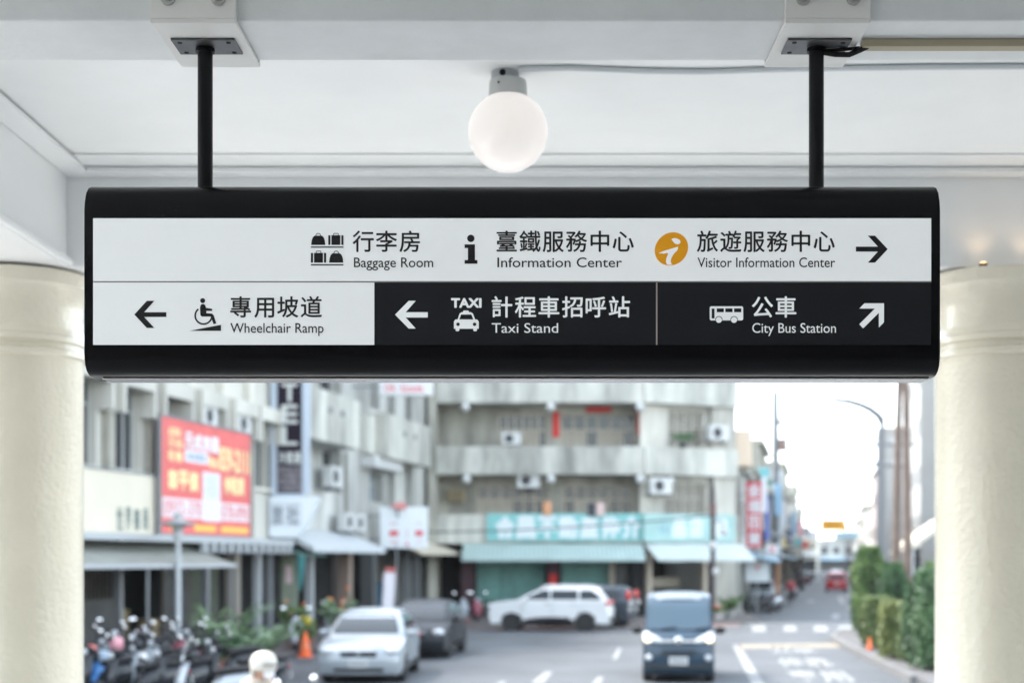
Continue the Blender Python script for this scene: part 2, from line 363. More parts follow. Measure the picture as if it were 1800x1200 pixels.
cjk('計程車招呼站', 864.5, 1106.5, 522, 557, LIT, ltx); T('Taxi Stand', 864.5, 981, 568, 585, LIT, ltx, 0, 'english_lettering', True)
cjk('公車', 1322, 1399, 522, 557, LIT, lbs); T('City Bus Station', 1322, 1469, 568, 585, LIT, lbs, 0, 'english_lettering', True)
T('TAXI', 794, 845.5, 525, 540.3, LIT, ltx, .045, 'taxi_lettering', True)
def pc(ox, oy, k, *pts): return [(ox + a / k, oy + b / k) for a, b in pts]
larr = [(710, 519), (776, 447), (816, 447), (762, 507), (879, 507), (879, 532), (762, 532), (816, 590), (776, 590)]
poly(lwh, 'arrow', INK, pc(0, 380, 3, *larr))
poly(ltx, 'arrow', LIT, pc(600, 380, 3, (284, 520), (356, 447), (393, 447), (340, 507), (456, 507), (456, 535), (340, 535), (393, 593), (356, 593)))
poly(up, 'arrow', INK, pc(1200, 380, 3, (1080, 175), (1013, 104), (975, 104), (1028, 162), (912, 162), (912, 188), (1028, 188), (975, 246), (1013, 246)))
poly(lbs, 'arrow', LIT, pc(1200, 380, 3, (957, 460), (1060, 460), (1060, 560), (1033, 588), (1033, 510), (950, 592), (930, 570), (1012, 488), (930, 488)))
def circ(cx, cy, r, n=28, a0=0, a1=360, ry=None): return [(cx + r * math.cos(R(a0 + (a1 - a0) * i / (n if a1 - a0 < 360 else n))), cy + (ry or r) * math.sin(R(a0 + (a1 - a0) * i / n))) for i in range(n + (1 if a1 - a0 < 360 else 0))]
def rr(x0, y0, x1, y1, r, n=4):
    out = []
    for cx, cy, a in ((x1 - r, y1 - r, 0), (x0 + r, y1 - r, 90), (x0 + r, y0 + r, 180), (x1 - r, y0 + r, 270)):
        out += [(cx + r * math.cos(R(a + 90 * i / n)), cy + r * math.sin(R(a + 90 * i / n))) for i in range(n + 1)]
    return out
def arcband(cx, cy, r0, r1, a0, a1, n=20): return circ(cx, cy, r1, n, a0, a1) + circ(cx, cy, r0, n, a0, a1)[::-1]
# baggage shelf pictogram
def bag(x, y):  # soft bag, base left corner x, base y
    return [[(x, y), (x + 1, y - 8), (x + 3, y - 13.5), (x + 6, y - 16.3), (x + 19, y - 16.3), (x + 22, y - 13.5), (x + 24, y - 8), (x + 25, y)], arcband(x + 12.5, y - 16, 3.6, 4.9, 180, 360, 12)]
def case(x, y):
    return [rr(x, y - 17, x + 3.8, y, .8), rr(x + 5.6, y - 17, x + 21.2, y, .4), rr(x + 23, y - 17, x + 26.8, y, .8),
            [(x + 8.8, y - 17), (x + 8.8, y - 19.6), (x + 10, y - 20.8), (x + 17, y - 20.8), (x + 18.2, y - 19.6), (x + 18.2, y - 17), (x + 17, y - 17), (x + 17, y - 19.5), (x + 10, y - 19.5), (x + 10, y - 17)]]
poly(up, 'baggage_pictogram', INK, *bag(547.2, 431), *case(577.3, 431), *case(546.8, 462), *bag(578.8, 462), [(546.8, 433.7), (604, 433.7), (604, 436), (546.8, 436)], [(546.8, 464.8), (604, 464.8), (604, 467), (546.8, 467)])
poly(up, 'information_pictogram', INK, circ(827.7, 419.5, 6.5), [(816.7, 430), (835, 430), (835, 457.5), (839.4, 457.5), (839.4, 464), (816.7, 464), (816.7, 457.5), (822.6, 457.5), (822.6, 436.5), (816.7, 436.5)])
poly(up, 'tourist_emblem', ORG, [(1180 + 30.8 * math.cos(t) * math.cos(-.75) - 27.6 * math.sin(t) * math.sin(-.75), 438 + 30.8 * math.cos(t) * math.sin(-.75) + 27.6 * math.sin(t) * math.cos(-.75)) for t in [2 * math.pi * i / 48 for i in range(48)]])
e9 = lambda *p: pc(1130, 395, 9, *p)
poly(up, 'emblem_figure', BACKLIT, e9((448, 235), (470, 222), (500, 217), (540, 222), (572, 240), (592, 265), (592, 290), (575, 307), (545, 314), (515, 308), (490, 290), (470, 262)),
     e9((245, 455), (330, 420), (420, 392), (500, 368), (556, 350), (553, 385), (535, 418), (500, 450), (475, 485), (452, 525), (440, 570), (442, 605), (455, 625), (475, 634), (420, 640), (385, 636), (366, 610), (364, 565), (378, 515), (398, 470), (396, 455), (372, 452), (345, 460), (320, 466), (300, 458)), y=YT - .0004)
# wheelchair on ramp
w6 = lambda *p: pc(0, 380, 3, *p)
poly(lwh, 'wheelchair_pictogram', INK, circ(356.7, 528.6, 4.4), w6((1056, 480), (1062, 466), (1074, 463), (1084, 470), (1088, 484), (1120, 489), (1120, 500), (1090, 500), (1090, 512), (1118, 514), (1128, 522), (1142, 566), (1128, 570), (1112, 530), (1066, 530), (1058, 522)),
     arcband(358.3, 555, 13.2, 16.2, 5, 232, 26), w6((1000, 605), (1167, 573), (1167, 605)))
# taxi
t7 = lambda *p: pc(600, 380, 3, *p)
poly(ltx, 'taxi_pictogram', LIT, t7((640, 508), (645, 498), (670, 498), (675, 508)), t7((613, 546), (624, 514), (634, 507), (684, 507), (694, 514), (706, 546), (697, 546), (686, 519), (632, 519), (622, 546)),
     t7((594, 556), (602, 545), (716, 545), (725, 556), (725, 594), (594, 594)), rr(801, 573, 807.5, 582.3, 2), rr(832, 573, 838.5, 582.3, 2))
poly(ltx, 'taxi_headlight', DARKP, circ(805.2, 570.2, 3.1, 16), circ(834.3, 570.2, 3.1, 16), y=YT - .0004)
# bus
b8 = lambda *p: pc(1200, 380, 3, *p)
poly(lbs, 'bus_pictogram', LIT, b8(*[(x, y) for x, y in rr(142, 476, 318, 550, 9)]), circ(1263.3, 562.5, 5.2), circ(1290, 562.5, 5.2))
poly(lbs, 'bus_window', DARKP, b8((152, 488), (167, 488), (167, 540), (152, 540)), b8((179, 487), (216, 487), (216, 507), (179, 507)), b8((224, 487), (262, 487), (262, 507), (224, 507)), b8((270, 487), (308, 487), (308, 507), (270, 507)),
     arcband(1263.3, 562.5, 5.3, 6.6, 178, 362, 14), arcband(1290, 562.5, 5.3, 6.6, 178, 362, 14), y=YT - .0004)
random.seed(4); q = S()
for i in range(22):
    px, py = 292 + random.gauss(0, 16), 368 + random.gauss(0, 7); a, b = random.uniform(.4, 6), random.uniform(.15, .5)
    if 352 < py < 381: q.flat([(sx(px), sz(py)), (sx(px + a), sz(py - b)), (sx(px + a * .9), sz(py + .1)), (sx(px + a * .3), sz(py + b))], D0 - .0004 + max(0, (sz(py) - .932)) * .12)
q.obj('scuff_mark', M('scuff_grey', (.035, .036, .036), .8), sg, fix=False)
# hangers
for bx, rx in ((-.89, -.897), (.779, .781)):
    q = S(); q.tube([(rx, 3.905, 1.0), (rx, 3.905, 1.41)], .0205, 24); rd = q.obj('hanger_rod', BLACK, sg, smooth=40)
    q = S(); q.lathe([(.026, 1.394), (.026, 1.404)], c=(rx, 3.905, 0), n=24); q.obj('collar', BLACK, rd, smooth=40)
    q = S(); q.lathe([(.027, 1.012), (.024, 1.0215), (.021, 1.0225)], c=(rx, 3.905, 0), n=24); q.obj('gasket', BLACK, rd, smooth=40)
    q = S(); q.box(bx - .087, bx + .087, 3.843, 3.955, 1.405, 1.411); fp = q.obj('flange_plate', STEEL, sg, bevel=.002)
    for dx in (-.066, .066):
        for yy in (3.862, 3.937):
            q = S(); q.lathe([(.0065, 1.4035), (.0065, 1.4048)], c=(bx + dx, yy, 0), n=14); q.obj('bolt_hole', BLKP, fp)
    q = S(); a, b = bx - .113, bx + .112
    q.box(a, b, 3.738, 4.076, 1.4115, 1.4235); q.box(a, b, 3.738, 3.757, 1.4235, 1.88); q.box(a, b, 4.063, 4.076, 1.4235, 1.88)
    br = q.obj('beam_bracket', BRK, sg, bevel=.0025)
    for dx in (-.066, .066):
        q = S(); q.lathe([(.019, 3.729), (.019, 3.737)], c=(bx + dx, 0, 1.4755), n=20, axis='y'); q.lathe([(.011, 3.718), (.011, 3.7285)], c=(bx + dx, 0, 1.4755), n=6, axis='y'); q.obj('bolt', M('galvanised_bolt', (.5, .5, .48), .4, .7), br, smooth=30)
q = S(); q.tube([(.80, 3.90, 1.392), (.83, 3.895, 1.385), (.87, 3.90, 1.386), (.90, 3.905, 1.40), (.93, 3.905, 1.414)], .0075, 8); q.tube([(.80, 3.91, 1.40), (.84, 3.90, 1.399), (.90, 3.91, 1.408)], .005, 8)
q.obj('power_cable', BLKP, sg, smooth=60)
# ------------------------------------------------------------------ buildings
def wall(mb, x0, x1, z0, z1, ops, y=0.0, dep=.22):
    xs = sorted({x0, x1, *[v for o in ops for v in o[:2]]}); zs = sorted({z0, z1, *[v for o in ops for v in o[2:4]]})
    for i in range(len(xs) - 1):
        for j in range(len(zs) - 1):
            cx, cz = (xs[i] + xs[i + 1]) / 2, (zs[j] + zs[j + 1]) / 2
            if any(o[0] < cx < o[1] and o[2] < cz < o[3] for o in ops): continue
            mb.quad((xs[i], y, zs[j]), (xs[i + 1], y, zs[j]), (xs[i + 1], y, zs[j + 1]), (xs[i], y, zs[j + 1]))
    for a, b, c, d in ops:
        mb.quad((a, y, c), (a, y + dep, c), (a, y + dep, d), (a, y, d)); mb.quad((b, y, c), (b, y, d), (b, y + dep, d), (b, y + dep, c))
        mb.quad((a, y, c), (b, y, c), (b, y + dep, c), (a, y + dep, c)); mb.quad((a, y, d), (a, y + dep, d), (b, y + dep, d), (b, y, d))
def window(par, a, b, c, d, y, nx=2, tz=.62, fm=FRAME, gm=GLASS, fw=.05, grille=False):
    q = MB()
    for x in [a + fw / 2 + (b - a - fw) * i / nx for i in range(nx + 1)]: q.box(x - fw / 2, x + fw / 2, y - .03, y + .03, c, d)
    zz = [c + fw / 2, d - fw / 2] + ([c + (d - c) * tz] if tz else [])
    for zc in zz: q.box(a + .001, b - .001, y - .026, y + .026, zc - fw / 2, zc + fw / 2)
    if grille:
        k = int((b - a) / .14)
        for i in range(k): x = a + (b - a) * (i + .5) / k; q.box(x - .008, x + .008, y - .09, y - .075, c + .02, d - .02)
        for i in range(5): zc = c + (d - c) * (i + .5) / 5; q.box(a, b, y - .075, y - .06, zc - .01, zc + .01)
    f = q.obj('window', fm, par, fix=False)
    q = MB(); q.box(a + .01, b - .01, y + .035, y + .05, c + .01, d - .01); q.obj('pane', gm, f)
    return f
def ac_unit(label, loc, rotz=0, s=1.0, group='air conditioners on the facades'):
    t = thing('air_conditioner', label, 'air conditioner', loc, rotz, group)
    q = MB(); q.box(-.42 * s, .42 * s, -.16, .16, 0, .56 * s); q.obj('casing', WHITEP, t, bevel=.02)
    q = MB(); q.lathe([(.19 * s, -.172), (.19 * s, -.163)], c=(-.1 * s, 0, .28 * s), n=20, axis='y'); q.obj('fan_grille', M('fan_black', (.03, .032, .035), .6), t)
    q = MB(); q.box(-.36 * s, -.3 * s, -.1, .5, -.06, -.002); q.box(.3 * s, .36 * s, -.1, .5, -.06, -.002); q.obj('bracket', GREYM, t)
    return t
def sign_board(name, label, cat, loc, rotz, w, h, dpt, mat, frame=None, group=None):
    t = thing(name, label, cat, loc, rotz, group)
    q = MB(); q.box(0, w, -dpt, 0, 0, h); q.obj('board', mat, t, bevel=.012)
    if frame:
        q = MB()
        for a, b, c, d in ((-.05, -.002, -.05, h + .05), (w + .002, w + .05, -.05, h + .05), (-.002, w + .002, -.05, -.002), (-.002, w + .002, h + .002, h + .05)): q.box(a, b, -dpt - .02, .01, c, d)
        q.obj('frame', frame, t)
    return t
def lettering(t, items, name='lettering'):        # items: (text, x0, x1, z0, z1, y, material, weight)
    by = {}
    for s, a, b, c, d, y, mt, wt in items: by.setdefault(mt.name, (MB(), mt))[0].text(s, a, b, c, d, y, wt)
    for q, mt in by.values(): q.obj(name, mt, t, fix=False)
def P0(s, o=0, z=0): return FL(s, o, z)

BIN = M('window_dark', (.03, .036, .04), .12, spec=.4)
CUR = M('curtain_beige', (.40, .37, .31), .9, noise=.2, ns=6)
CREAMC = M('cream_concrete', (.52, .505, .45), .85, noise=.22, ns=.8, streak=True)
# --- building behind the red advert
b1 = thing('concrete_shophouse', 'pale concrete shophouse with boxed window hoods above the red property advert', 'building', FL(0, 0, 0), TH)
ws = [-2.3, -.15, 2.02, 4.2, 6.42, 8.65, 10.55]; ops = []
for zc in (4.72, 8.2):
    for x in ws: ops.append((x - .72, x + .72, zc, zc + 2.05))
q = MB(); wall(q, -14, 11.15, 3.14, 11.8, ops, 0, .3)
q.quad((-14, 0, 11.8), (11.15, 0, 11.8), (11.15, 11, 11.8), (-14, 11, 11.8)); q.quad((-14, 0, 0), (-14, 11, 0), (-14, 11, 11.8), (-14, 0, 11.8)); q.quad((11.15, 3.2, 0), (11.15, 11, 0), (11.15, 11, 11.8), (11.15, 3.2, 11.8))
q.quad((11.15, 0, 3), (11.15, 3.2, 3), (11.15, 3.2, 11.8), (11.15, 0, 11.8)); q.quad((-14, 11, 0), (11.15, 11, 0), (11.15, 11, 11.8), (-14, 11, 11.8))
q.obj('wall', CREAMC, b1, fix=False)
for o in ops[:7]: window(b1, *o, .2, 3, .72, M('window_frame_grey', (.40, .41, .40), .5), BIN)
for o in ops[7:]: window(b1, *o, .2, 2, .66, FRAME, BIN)
for zc in (4.72, 8.2):
    for x in ws:
        hd = MB(); pil = MB(); hd.box(x - .86, x + .86, -.42, -.002, zc + 2.0, zc + 2.42); hd.box(x - .86, x - .73, -.421, -.003, zc + 1.35, zc + 1.999); hd.box(x + .73, x + .86, -.421, -.003, zc + 1.35, zc + 1.999)
        pil.box(x - 1.2, x - .88, -.2, -.001, 3.2, zc + 2.05); pil.box(x - .72, x + .72, -.12, .05, zc - .1, zc - .002)
        hd.obj('window_hood', CREAMC, b1); pil.obj('window_surround', M('cream_pilaster', (.60, .58, .51), .8, noise=.15, ns=2), b1)
q = MB(); q.box(-14, 11.1, -.9, 3.2, 2.98, 3.139); q.obj('arcade_slab', PALEM, b1)
for i in range(12): q = MB(); x = 4.6 + i * .55; q.box(x, x + .16, -.93, -.78, 2.72, 2.978); q.obj('joist_end', PALEM, b1)
q = MB(); q.quad((-14, 3.2, 0), (11.15, 3.2, 0), (11.15, 3.2, 3), (-14, 3.2, 3)); q.obj('shop_back_wall', M('shaded_shop_wall', (.03, .031, .03), .9, noise=.5, ns=1.5), b1, fix=False)  # near-black wall colour carries the shade under the deep arcade
for x, mt in ((-1.9, GREYM), (1.35, GREYM), (6.3, GREYM), (8.35, M('tan_pillar', (.22, .20, .17), .8)), (10.9, GREYM)):
    q = MB(); hw = .09 if mt is GREYM else .17; q.box(x - hw, x + hw, -.25, -.25 + 2 * hw, .1, 2.979); q.obj('pillar', mt, b1)
for a, b, c, d, mt, y, nm in ((.15, 1.15, .12, 1.98, M('pale_door', (.26, .26, .255), .6, noise=.25, ns=3), 1.0, 'door'), (1.7, 3.0, .12, 1.5, SHUT, .9, 'shutter'), (6.6, 8.1, .12, 2.75, SHUT, 1.2, 'shutter'), (8.7, 10.6, .12, 2.7, M('olive_shop_front', (.10, .115, .085), .8, noise=.3, ns=2), 1.4, 'shop_front'), (3.6, 6.0, .12, 2.6, M('brown_shop_front', (.06, .052, .04), .85, noise=.6, ns=3), 2.6, 'shop_front')):
    q = MB(); q.box(a, b, y, y + .06, c, d); dd = q.obj(nm, mt, b1)
    q = MB(); q.box(a - .06, a - .002, y - .02, y + .08, .12, d + .06); q.box(b + .002, b + .06, y - .02, y + .08, .12, d + .06); q.box(a - .001, b + .001, y - .02, y + .08, d + .002, d + .06); q.obj('frame', M('shop_frame', (.13, .12, .10), .7), dd)
q = MB()
for i in range(7): x = 1.75 + i * .2; q.box(x - .012, x + .012, .86, .88, 1.52, 2.3)
for i in range(5): q.box(1.7, 3.0, .862, .878, 1.54 + i * .18, 1.56 + i * .18)
q.obj('window_bars', BLKP, b1)
# clutter shapes deep in the shop
for lab, x, y, w_, d_, h_, c_ in (('olive cardboard carton stack in the dark shop below the red advert', 3.9, 1.2, .7, .5, 1.1, (.12, .10, .05)), ('tan carton beside the grey shutter in the dark shop', 5.2, .9, .5, .4, .8, (.22, .16, .09))):
    t = thing('carton', lab, 'carton', FL(x, -y, .12), TH); q = MB(); q.box(0, w_, 0, d_, 0, h_); q.obj('box_body', M('carton' + str(x), c_, .9), t, bevel=.02)
    q = MB(); q.box(w_ * .42, w_ * .58, -.003, d_ + .003, h_ * .6, h_ + .003); q.obj('tape', M('parcel_tape', (.35, .27, .15), .3), t)
ac_unit('white air conditioner in the window just above the red advert, nearer the barred windows', FL(6.25, .2, 6.17), TH, 1.05)
ac_unit('white air conditioner with blue panel above the far top corner of the red advert', FL(8.6, .2, 6.17), TH, 1.05)
# cream fascia sign
s0, s1 = sL(120, .25), sL(268, .25); zt, zb = 4.62, 3.16
t = sign_board('fascia_sign', 'blank cream fascia sign with four small dark characters in its corner', 'sign', FL(s0, .05, zb), TH, s1 - s0, zt - zb, .28, M('cream_sign', (.60, .55, .44), .6, noise=.08, ns=1), GREYM)
inkg = M('grey_green_lettering', (.10, .14, .13), .7)
W_ = s1 - s0
lettering(t, [(ch, W_ - 2.02 + i * .44, W_ - 1.72 + i * .44, .1, .62, -.284, inkg, .03) for i, ch in enumerate('世界書局')])
# red advert
s0, s1 = sL(283, .5), sL(440, .5); zb, zt = 3.2, 6.15; W_ = s1 - s0; H_ = zt - zb
t = sign_board('property_advert', 'large red property advert with yellow and white characters on the shophouse', 'sign', FL(s0, .4, zb), TH, W_, H_, .1, M('advert_red', (.62, .12, .11), .6, noise=.15, ns=2), GREYM)
YEL = M('advert_yellow', (.74, .60, .30), .6); WHI = M('advert_white', (.62, .60, .62), .6); BLU = M('advert_blue_grey', (.25, .33, .42), .6)
def av(s, fx0, fx1, fy0, fy1, mt, wt=.03, y=-.106): return (s, fx0 * W_, fx1 * W_, (1 - fy1) * H_, (1 - fy0) * H_, y, mt, wt)
q = MB()
for fx0, fx1, fy0, fy1, y in ((.24, .49, .25, .36, -.104), (.43, .63, .425, .875, -.103), (.015, .985, .69, .86, -.1025)): q.box(fx0 * W_, fx1 * W_, y, -.1, (1 - fy1) * H_, (1 - fy0) * H_)
q.obj('white_panel', WHI, t)
q = MB()
for fx0, fx1 in ((.09, .17), (.34, .58), (.64, .97)): q.box(fx0 * W_, fx1 * W_, -.103, -.1, .03 * H_, .085 * H_)
q.obj('yellow_panel', M('advert_amber', (.72, .42, .08), .6), t)
lettering(t, [av('店', .07, .2, .08, .15, YEL), av('面', .07, .14, .17, .25, YEL, .0), av('出', .15, .21, .17, .25, YEL), av('租', .07, .13, .28, .37, YEL), av('售', .14, .21, .28, .37, YEL)]
          + [av(c, .24 + i * .095, .325 + i * .095, .10, .235, WHI, .05) for i, c in enumerate('元成房屋')]
          + [av('839-2111', .62, .99, .175, .385, YEL, .04)] + [av(c, .5 + i * .055, .55 + i * .055, .29, .38, YEL) for i, c in enumerate('電話')]
          + [av(c, .27 + i * .05, .312 + i * .05, .275, .335, BLU, .03, -.108) for i, c in enumerate('誠信服務')]
          + [av(c, .07 + i * .107, .165 + i * .107, .45, .61, YEL, .05) for i, c in enumerate('套平價')]
          + [av(c, .68 + i * .08, .755 + i * .08, .44, .6, YEL, .05) for i, c in enumerate('仲租賃')]
          + [av('福', .46, .6, .45, .66, M('advert_faint', (.52, .54, .60), .6), .05, -.108)]
          + [av('0932-370', .03, .42, .71, .84, RED, -.012, -.108), av('078-890', .64, .97, .71, .84, RED, -.012, -.108)])
# lean-to awning of corrugated sheet
aw = thing('sheet_awning', 'grey corrugated lean-to awning below the cream fascia sign', 'awning', FL(-3.2, 0, 2.3), TH)
q = MB(); xa, xb = -3.2, 5.0; n = 56; rr_ = []
for i in range(n + 1):
    x = (xb - xa) * i / n; zo = .02 * (i % 2)
    rr_.append([(x, -.12, .62 + zo), (x, -1.55, .13 + zo), (x, -1.55, .105 + zo), (x, -.12, .595 + zo)])
q.loft(rr_); q.obj('roof_sheet', M('awning_sheet', (.25, .255, .225), .6, noise=.25, ns=1.5), aw, fix=True)
q = MB(); q.box(-.02, 8.22, -1.62, -1.56, .03, .13); q.obj('gutter', PALEM, aw)
q = MB()
for x in (3.4, 8.15): q = MB(); q.tube([(x, -1.5, -2.2), (x, -1.5, .05)], .035, 8); q.obj('post', GREYM, aw)
for x in (.4, 4.1, 8.0): q = MB(); q.tube([(x, -.1, .25), (x, -1.5, .06)], .02, 6); q.obj('strut', GREYM, aw)
# --- hotel building
b2 = thing('hotel_building', 'bluish rendered building with white balconies beside the dark hotel sign', 'building', FL(11.2, 0, 0), TH)
LX = lambda px, o=0: sL(px, o) - 11.2
ops = [(LX(566), LX(601), 4.9, 6.4), (LX(604), LX(612), 3.6, 6.4), (LX(650), LX(673), 4.75, 5.95), (LX(684), LX(694), 3.6, 6.4), (LX(713), LX(722), 3.6, 6.4),
       (LX(560), LX(600), 8.3, 10.6), (LX(650), LX(668), 8.3, 10.2), (LX(684), LX(694), 7.8, 11), (LX(713), LX(722), 7.8, 11), (.6, 2.6, 4.9, 6.4), (.6, 2.6, 8.3, 10.3)]
q = MB(); LE = 18.5
wall(q, 0, LE, 3.1, 12.6, ops, 0, .5)
q.quad((0, 0, 12.6), (LE, 0, 12.6), (LE, 10, 12.6), (0, 10, 12.6)); q.quad((0, 0, 3.1), (0, 10, 3.1), (0, 10, 12.6), (0, 0, 12.6)); q.quad((LE, 0, 0), (LE, 10, 0), (LE, 10, 12.6), (LE, 0, 12.6)); q.quad((0, 10, 0), (LE, 10, 0), (LE, 10, 12.6), (0, 10, 12.6))
q.quad((0, 0, 3.1), (LE, 0, 3.1), (LE, 3.0, 3.1), (0, 3.0, 3.1)); q.obj('wall', BLUEC, b2, fix=False)
WFG = M('window_frame_grey', (0, 0, 0))
for i, o in enumerate(ops): window(b2, *o, .4, 1 if o[1] - o[0] < 1 else 2, .6, PALEM if i == 2 else WFG, M('pale_blue_glass', (.22, .28, .33), .1) if i == 2 else BIN)
q = MB(); q.box(LX(634), LX(683), -.55, -.002, 6.0, 6.42); q.obj('window_hood', WHITEP, b2)
for a, b, o, zz in ((545, 634, 1.1, 6.35), (680, 757, .8, 6.4), (545, 634, 1.1, 10.6)):
    xa, xb = LX(a, o), LX(b, o); q = MB()
    q.box(xa, xb, -o, -o + .14, zz, zz + 1.65); q.box(xa, xa + .14, -o + .141, -.002, zz, zz + 1.65); q.box(xb - .14, xb, -o + .141, -.002, zz, zz + 1.65); q.box(xa + .141, xb - .141, -o + .141, -.002, zz, zz + .18)
    bal = q.obj('balcony', PARA, b2)
    for f in (.38, .62):
        q = MB(); xm = xa + (xb - xa) * f; q.box(xm - .16, xm + .16, -o - .012, -o - .001, zz + .95, zz + 1.15); q.obj('drain_opening', M('opening_grey', (.12, .13, .13), .8), bal)
q = MB(); q.box(LX(634), LX(680), -.35, -.002, 6.5, 7.9); q.obj('parapet', PARA, b2)
q = MB(); q.quad((0, 3, 0), (LE, 3, 0), (LE, 3, 3.1), (0, 3, 3.1)); q.obj('shop_back_wall', M('shaded_shop_wall2', (.03, .032, .034), .9, noise=.5, ns=1.5), b2, fix=False)  # back wall darkened in colour for the shaded depth of the shop
for px, hw, mt in ((452, .1, PALEM), (545, .12, PALEM), (612, .2, M('brown_pillar', (.26, .20, .165), .8)), (655, .25, M('dark_pillar', (.07, .075, .075), .8)), (715, .12, GREYM), (733, .14, GREYM)):
    q = MB(); x = LX(px, .1); q.box(x - hw, x + hw, -.2, -.2 + 2 * hw, .1, 3.05); q.obj('pillar', mt, b2)
for px0, px1, y, zt, mt in ((496, 524, .8, 2.9, M('sage_wall', (.17, .20, .15), .8, noise=.15, ns=2)), (585, 606, 1.6, 2.7, M('brown_door', (.055, .045, .04), .8)), (663, 690, 1.4, 1.6, M('deep_blue_panel', (.03, .11, .18), .6)), (745, 758, .9, 2.7, M('green_door', (.02, .12, .06), .6))):
    q = MB(); q.box(LX(px0, -y), LX(px1, -y), y, y + .08, .1, zt); q.obj('door' if y > 1 else 'shop_front', mt, b2)
q = MB(); q.box(LX(502, -.78), LX(512, -.78), .77, .795, 1.75, 2.35); pst = q.obj('notice', M('pink_notice', (.55, .4, .42), .7), b2)
ac_unit('white air conditioner standing on its end beside the hotel sign under a balcony', FL(11.2 + LX(560), .5, 5.0), TH, 1.25)
ac_unit('white air conditioner above the white hotel awning, lowest of the facade', FL(11.2 + LX(585), .5, 3.55), TH, 1.1)
ac_unit('white air conditioner above the white hotel awning next to a second unit', FL(11.2 + LX(605), .5, 3.55), TH, 1.1)
# hotel blade sign
dS = 44.0; hx0, hx1 = sx(487, dS), sx(531, dS); zb = (CY - 866) / F * dS
t = thing('hotel_sign', 'tall dark vertical hotel sign with big white letters', 'sign', (hx0, dS, zb), 0)
W_ = hx1 - hx0; H_ = 5.4
q = MB(); q.box(0, W_, 0, .3, 0, H_); q.obj('board', M('sign_plum_black', (.018, .013, .022), .8, spec=.1), t)
q = MB(); q.box(-.2, -.003, .02, .28, -.06, H_ + .05); q.box(W_ + .003, W_ + .2, -.02, .32, -.02, H_ + .1); q.box(-.002, W_ + .002, .02, .28, -.1, -.003); q.obj('frame', M('pale_blue_frame', (.42, .48, .55), .5), t)
q = MB(); q.box(-1.0, -.21, .12, .18, .6, .7); q.box(-1.0, -.21, .12, .18, 3.6, 3.7); q.obj('bracket', GREYM, t)
LW = M('sign_letter_white', (.50, .515, .49), .6)
items = [(c, W_ * .2, W_ * .80, (CY - yb + 2) / F * dS - zb, (CY - ya) / F * dS - zb, -.004, LW, .022) for c, ya, yb in (('H', 594, 629), ('O', 634, 669), ('T', 674, 707), ('E', 712, 745), ('L', 750, 783))]
items += [(c, W_ * (.06 + .31 * i), W_ * (.33 + .31 * i), (CY - 815) / F * dS - zb, (CY - 793) / F * dS - zb, -.004, LW, .03) for i, c in enumerate('冷氣機')]
LP = M('sign_small_letter', (.26, .235, .25), .6)
for r, s in enumerate(('套房休息', '住宿電視', '停車電話', '冷暖氣機')):
    items += [(c, W_ * (.05 + .235 * i), W_ * (.25 + .235 * i), (CY - 829 - r * 11) / F * dS - zb, (CY - 820 - r * 11) / F * dS - zb, -.004, LP, .03) for i, c in enumerate(s)]
lettering(t, items)
t = thing('lightbox_sign', 'white tapering lightbox sign with two faint dark characters below the hotel sign', 'sign', (sx(475, 44.2), 44.2, (CY - 945) / F * 44.2), 0)
k = 44.2 / F; q = MB(); q.prism([(0, .08), (.1, 0), (.85, 0), (1.15, .3), (1.55, 1.2), (1.5, 1.27), (0, 1.27)], -.3, .3); q.obj('board', M('lightbox_blue_white', (.64, .69, .72), .5), t, bevel=.02)
q = MB(); q.box(.03, 1.02, -.32, -.301, .36, 1.12); q.obj('face_panel', M('lightbox_grey', (.52, .56, .59), .5), t)
lettering(t, [('旅', .12, .44, .42, 1.0, -.324, M('grey_lettering', (.2, .22, .25), .6), .03), ('社', .58, .92, .42, 1.0, -.324, M('grey_lettering', (.2, .22, .25)), .03)])
# clinic-like white sign with red marks
t = sign_board('shop_sign', 'white rounded shop sign with red blocks beside the corner building', 'sign', (sx(670, 54), 54, (CY - 963) / F * 54), 0, 82 * 54 / F, 72 * 54 / F, .35, M('sign_ice_white', (.68, .72, .74), .5))
PK = M('sign_red', (.60, .10, .12), .6); PKL = M('sign_pale_red', (.58, .36, .38), .6)
k = 54 / F
for mt, rects in ((PK, ((16, 32, 21, 31), (61, 75, 21, 31))), (PKL, ((17, 32, 8, 12), (17, 31, 41, 44), (62, 74, 10, 12), (62, 74, 42, 44), (46, 48, 18, 34)))):
    q = MB()
    for a, b, c, d in rects: q.box(a * k, b * k, -.356, -.351, c * k, d * k)
    q.obj('red_block' if mt is PK else 'pale_block', mt, t)
for zz in (.3, 1.2): q = MB(); q.box(-.8, -.005, -.22, -.14, zz, zz + .07); q.obj('bracket', GREYM, t)
q = MB(); q.ell((47 * k, -.353, 7 * k), .07, .01, .07); q.obj('red_dot', PK, t)
t = sign_board('karaoke_sign', 'white overhead sign with small red lettering partly behind the hanging sign', 'sign', (sx(668, 52), 52, (CY - 696) / F * 52), 0, 93 * 52 / F, 1.6, .3, M('sign_white', (.62, .63, .63), .5))
for zz in (.3, 1.2): q = MB(); q.box(-1.2, -.005, -.2, -.12, zz, zz + .07); q.obj('bracket', GREYM, t)
lettering(t, [('OK', .2, .62, .12, .4, -.304, PK, .02), ('Karaoke', .8, 1.6, .12, .4, -.304, PK, .02)])
t = thing('pink_sign', 'small pink and cream tilted sign above the white shop sign', 'sign', (sx(690, 53.5), 53.5, (CY - 893) / F * 53.5), 0)
q = MB(); q.prism([(0, .05), (.35, -.05), (.52, 0), (.5, .2), (.3, .24), (.02, .17)], -.1, .1); q.obj('board', M('pink_board', (.62, .25, .24), .6), t)
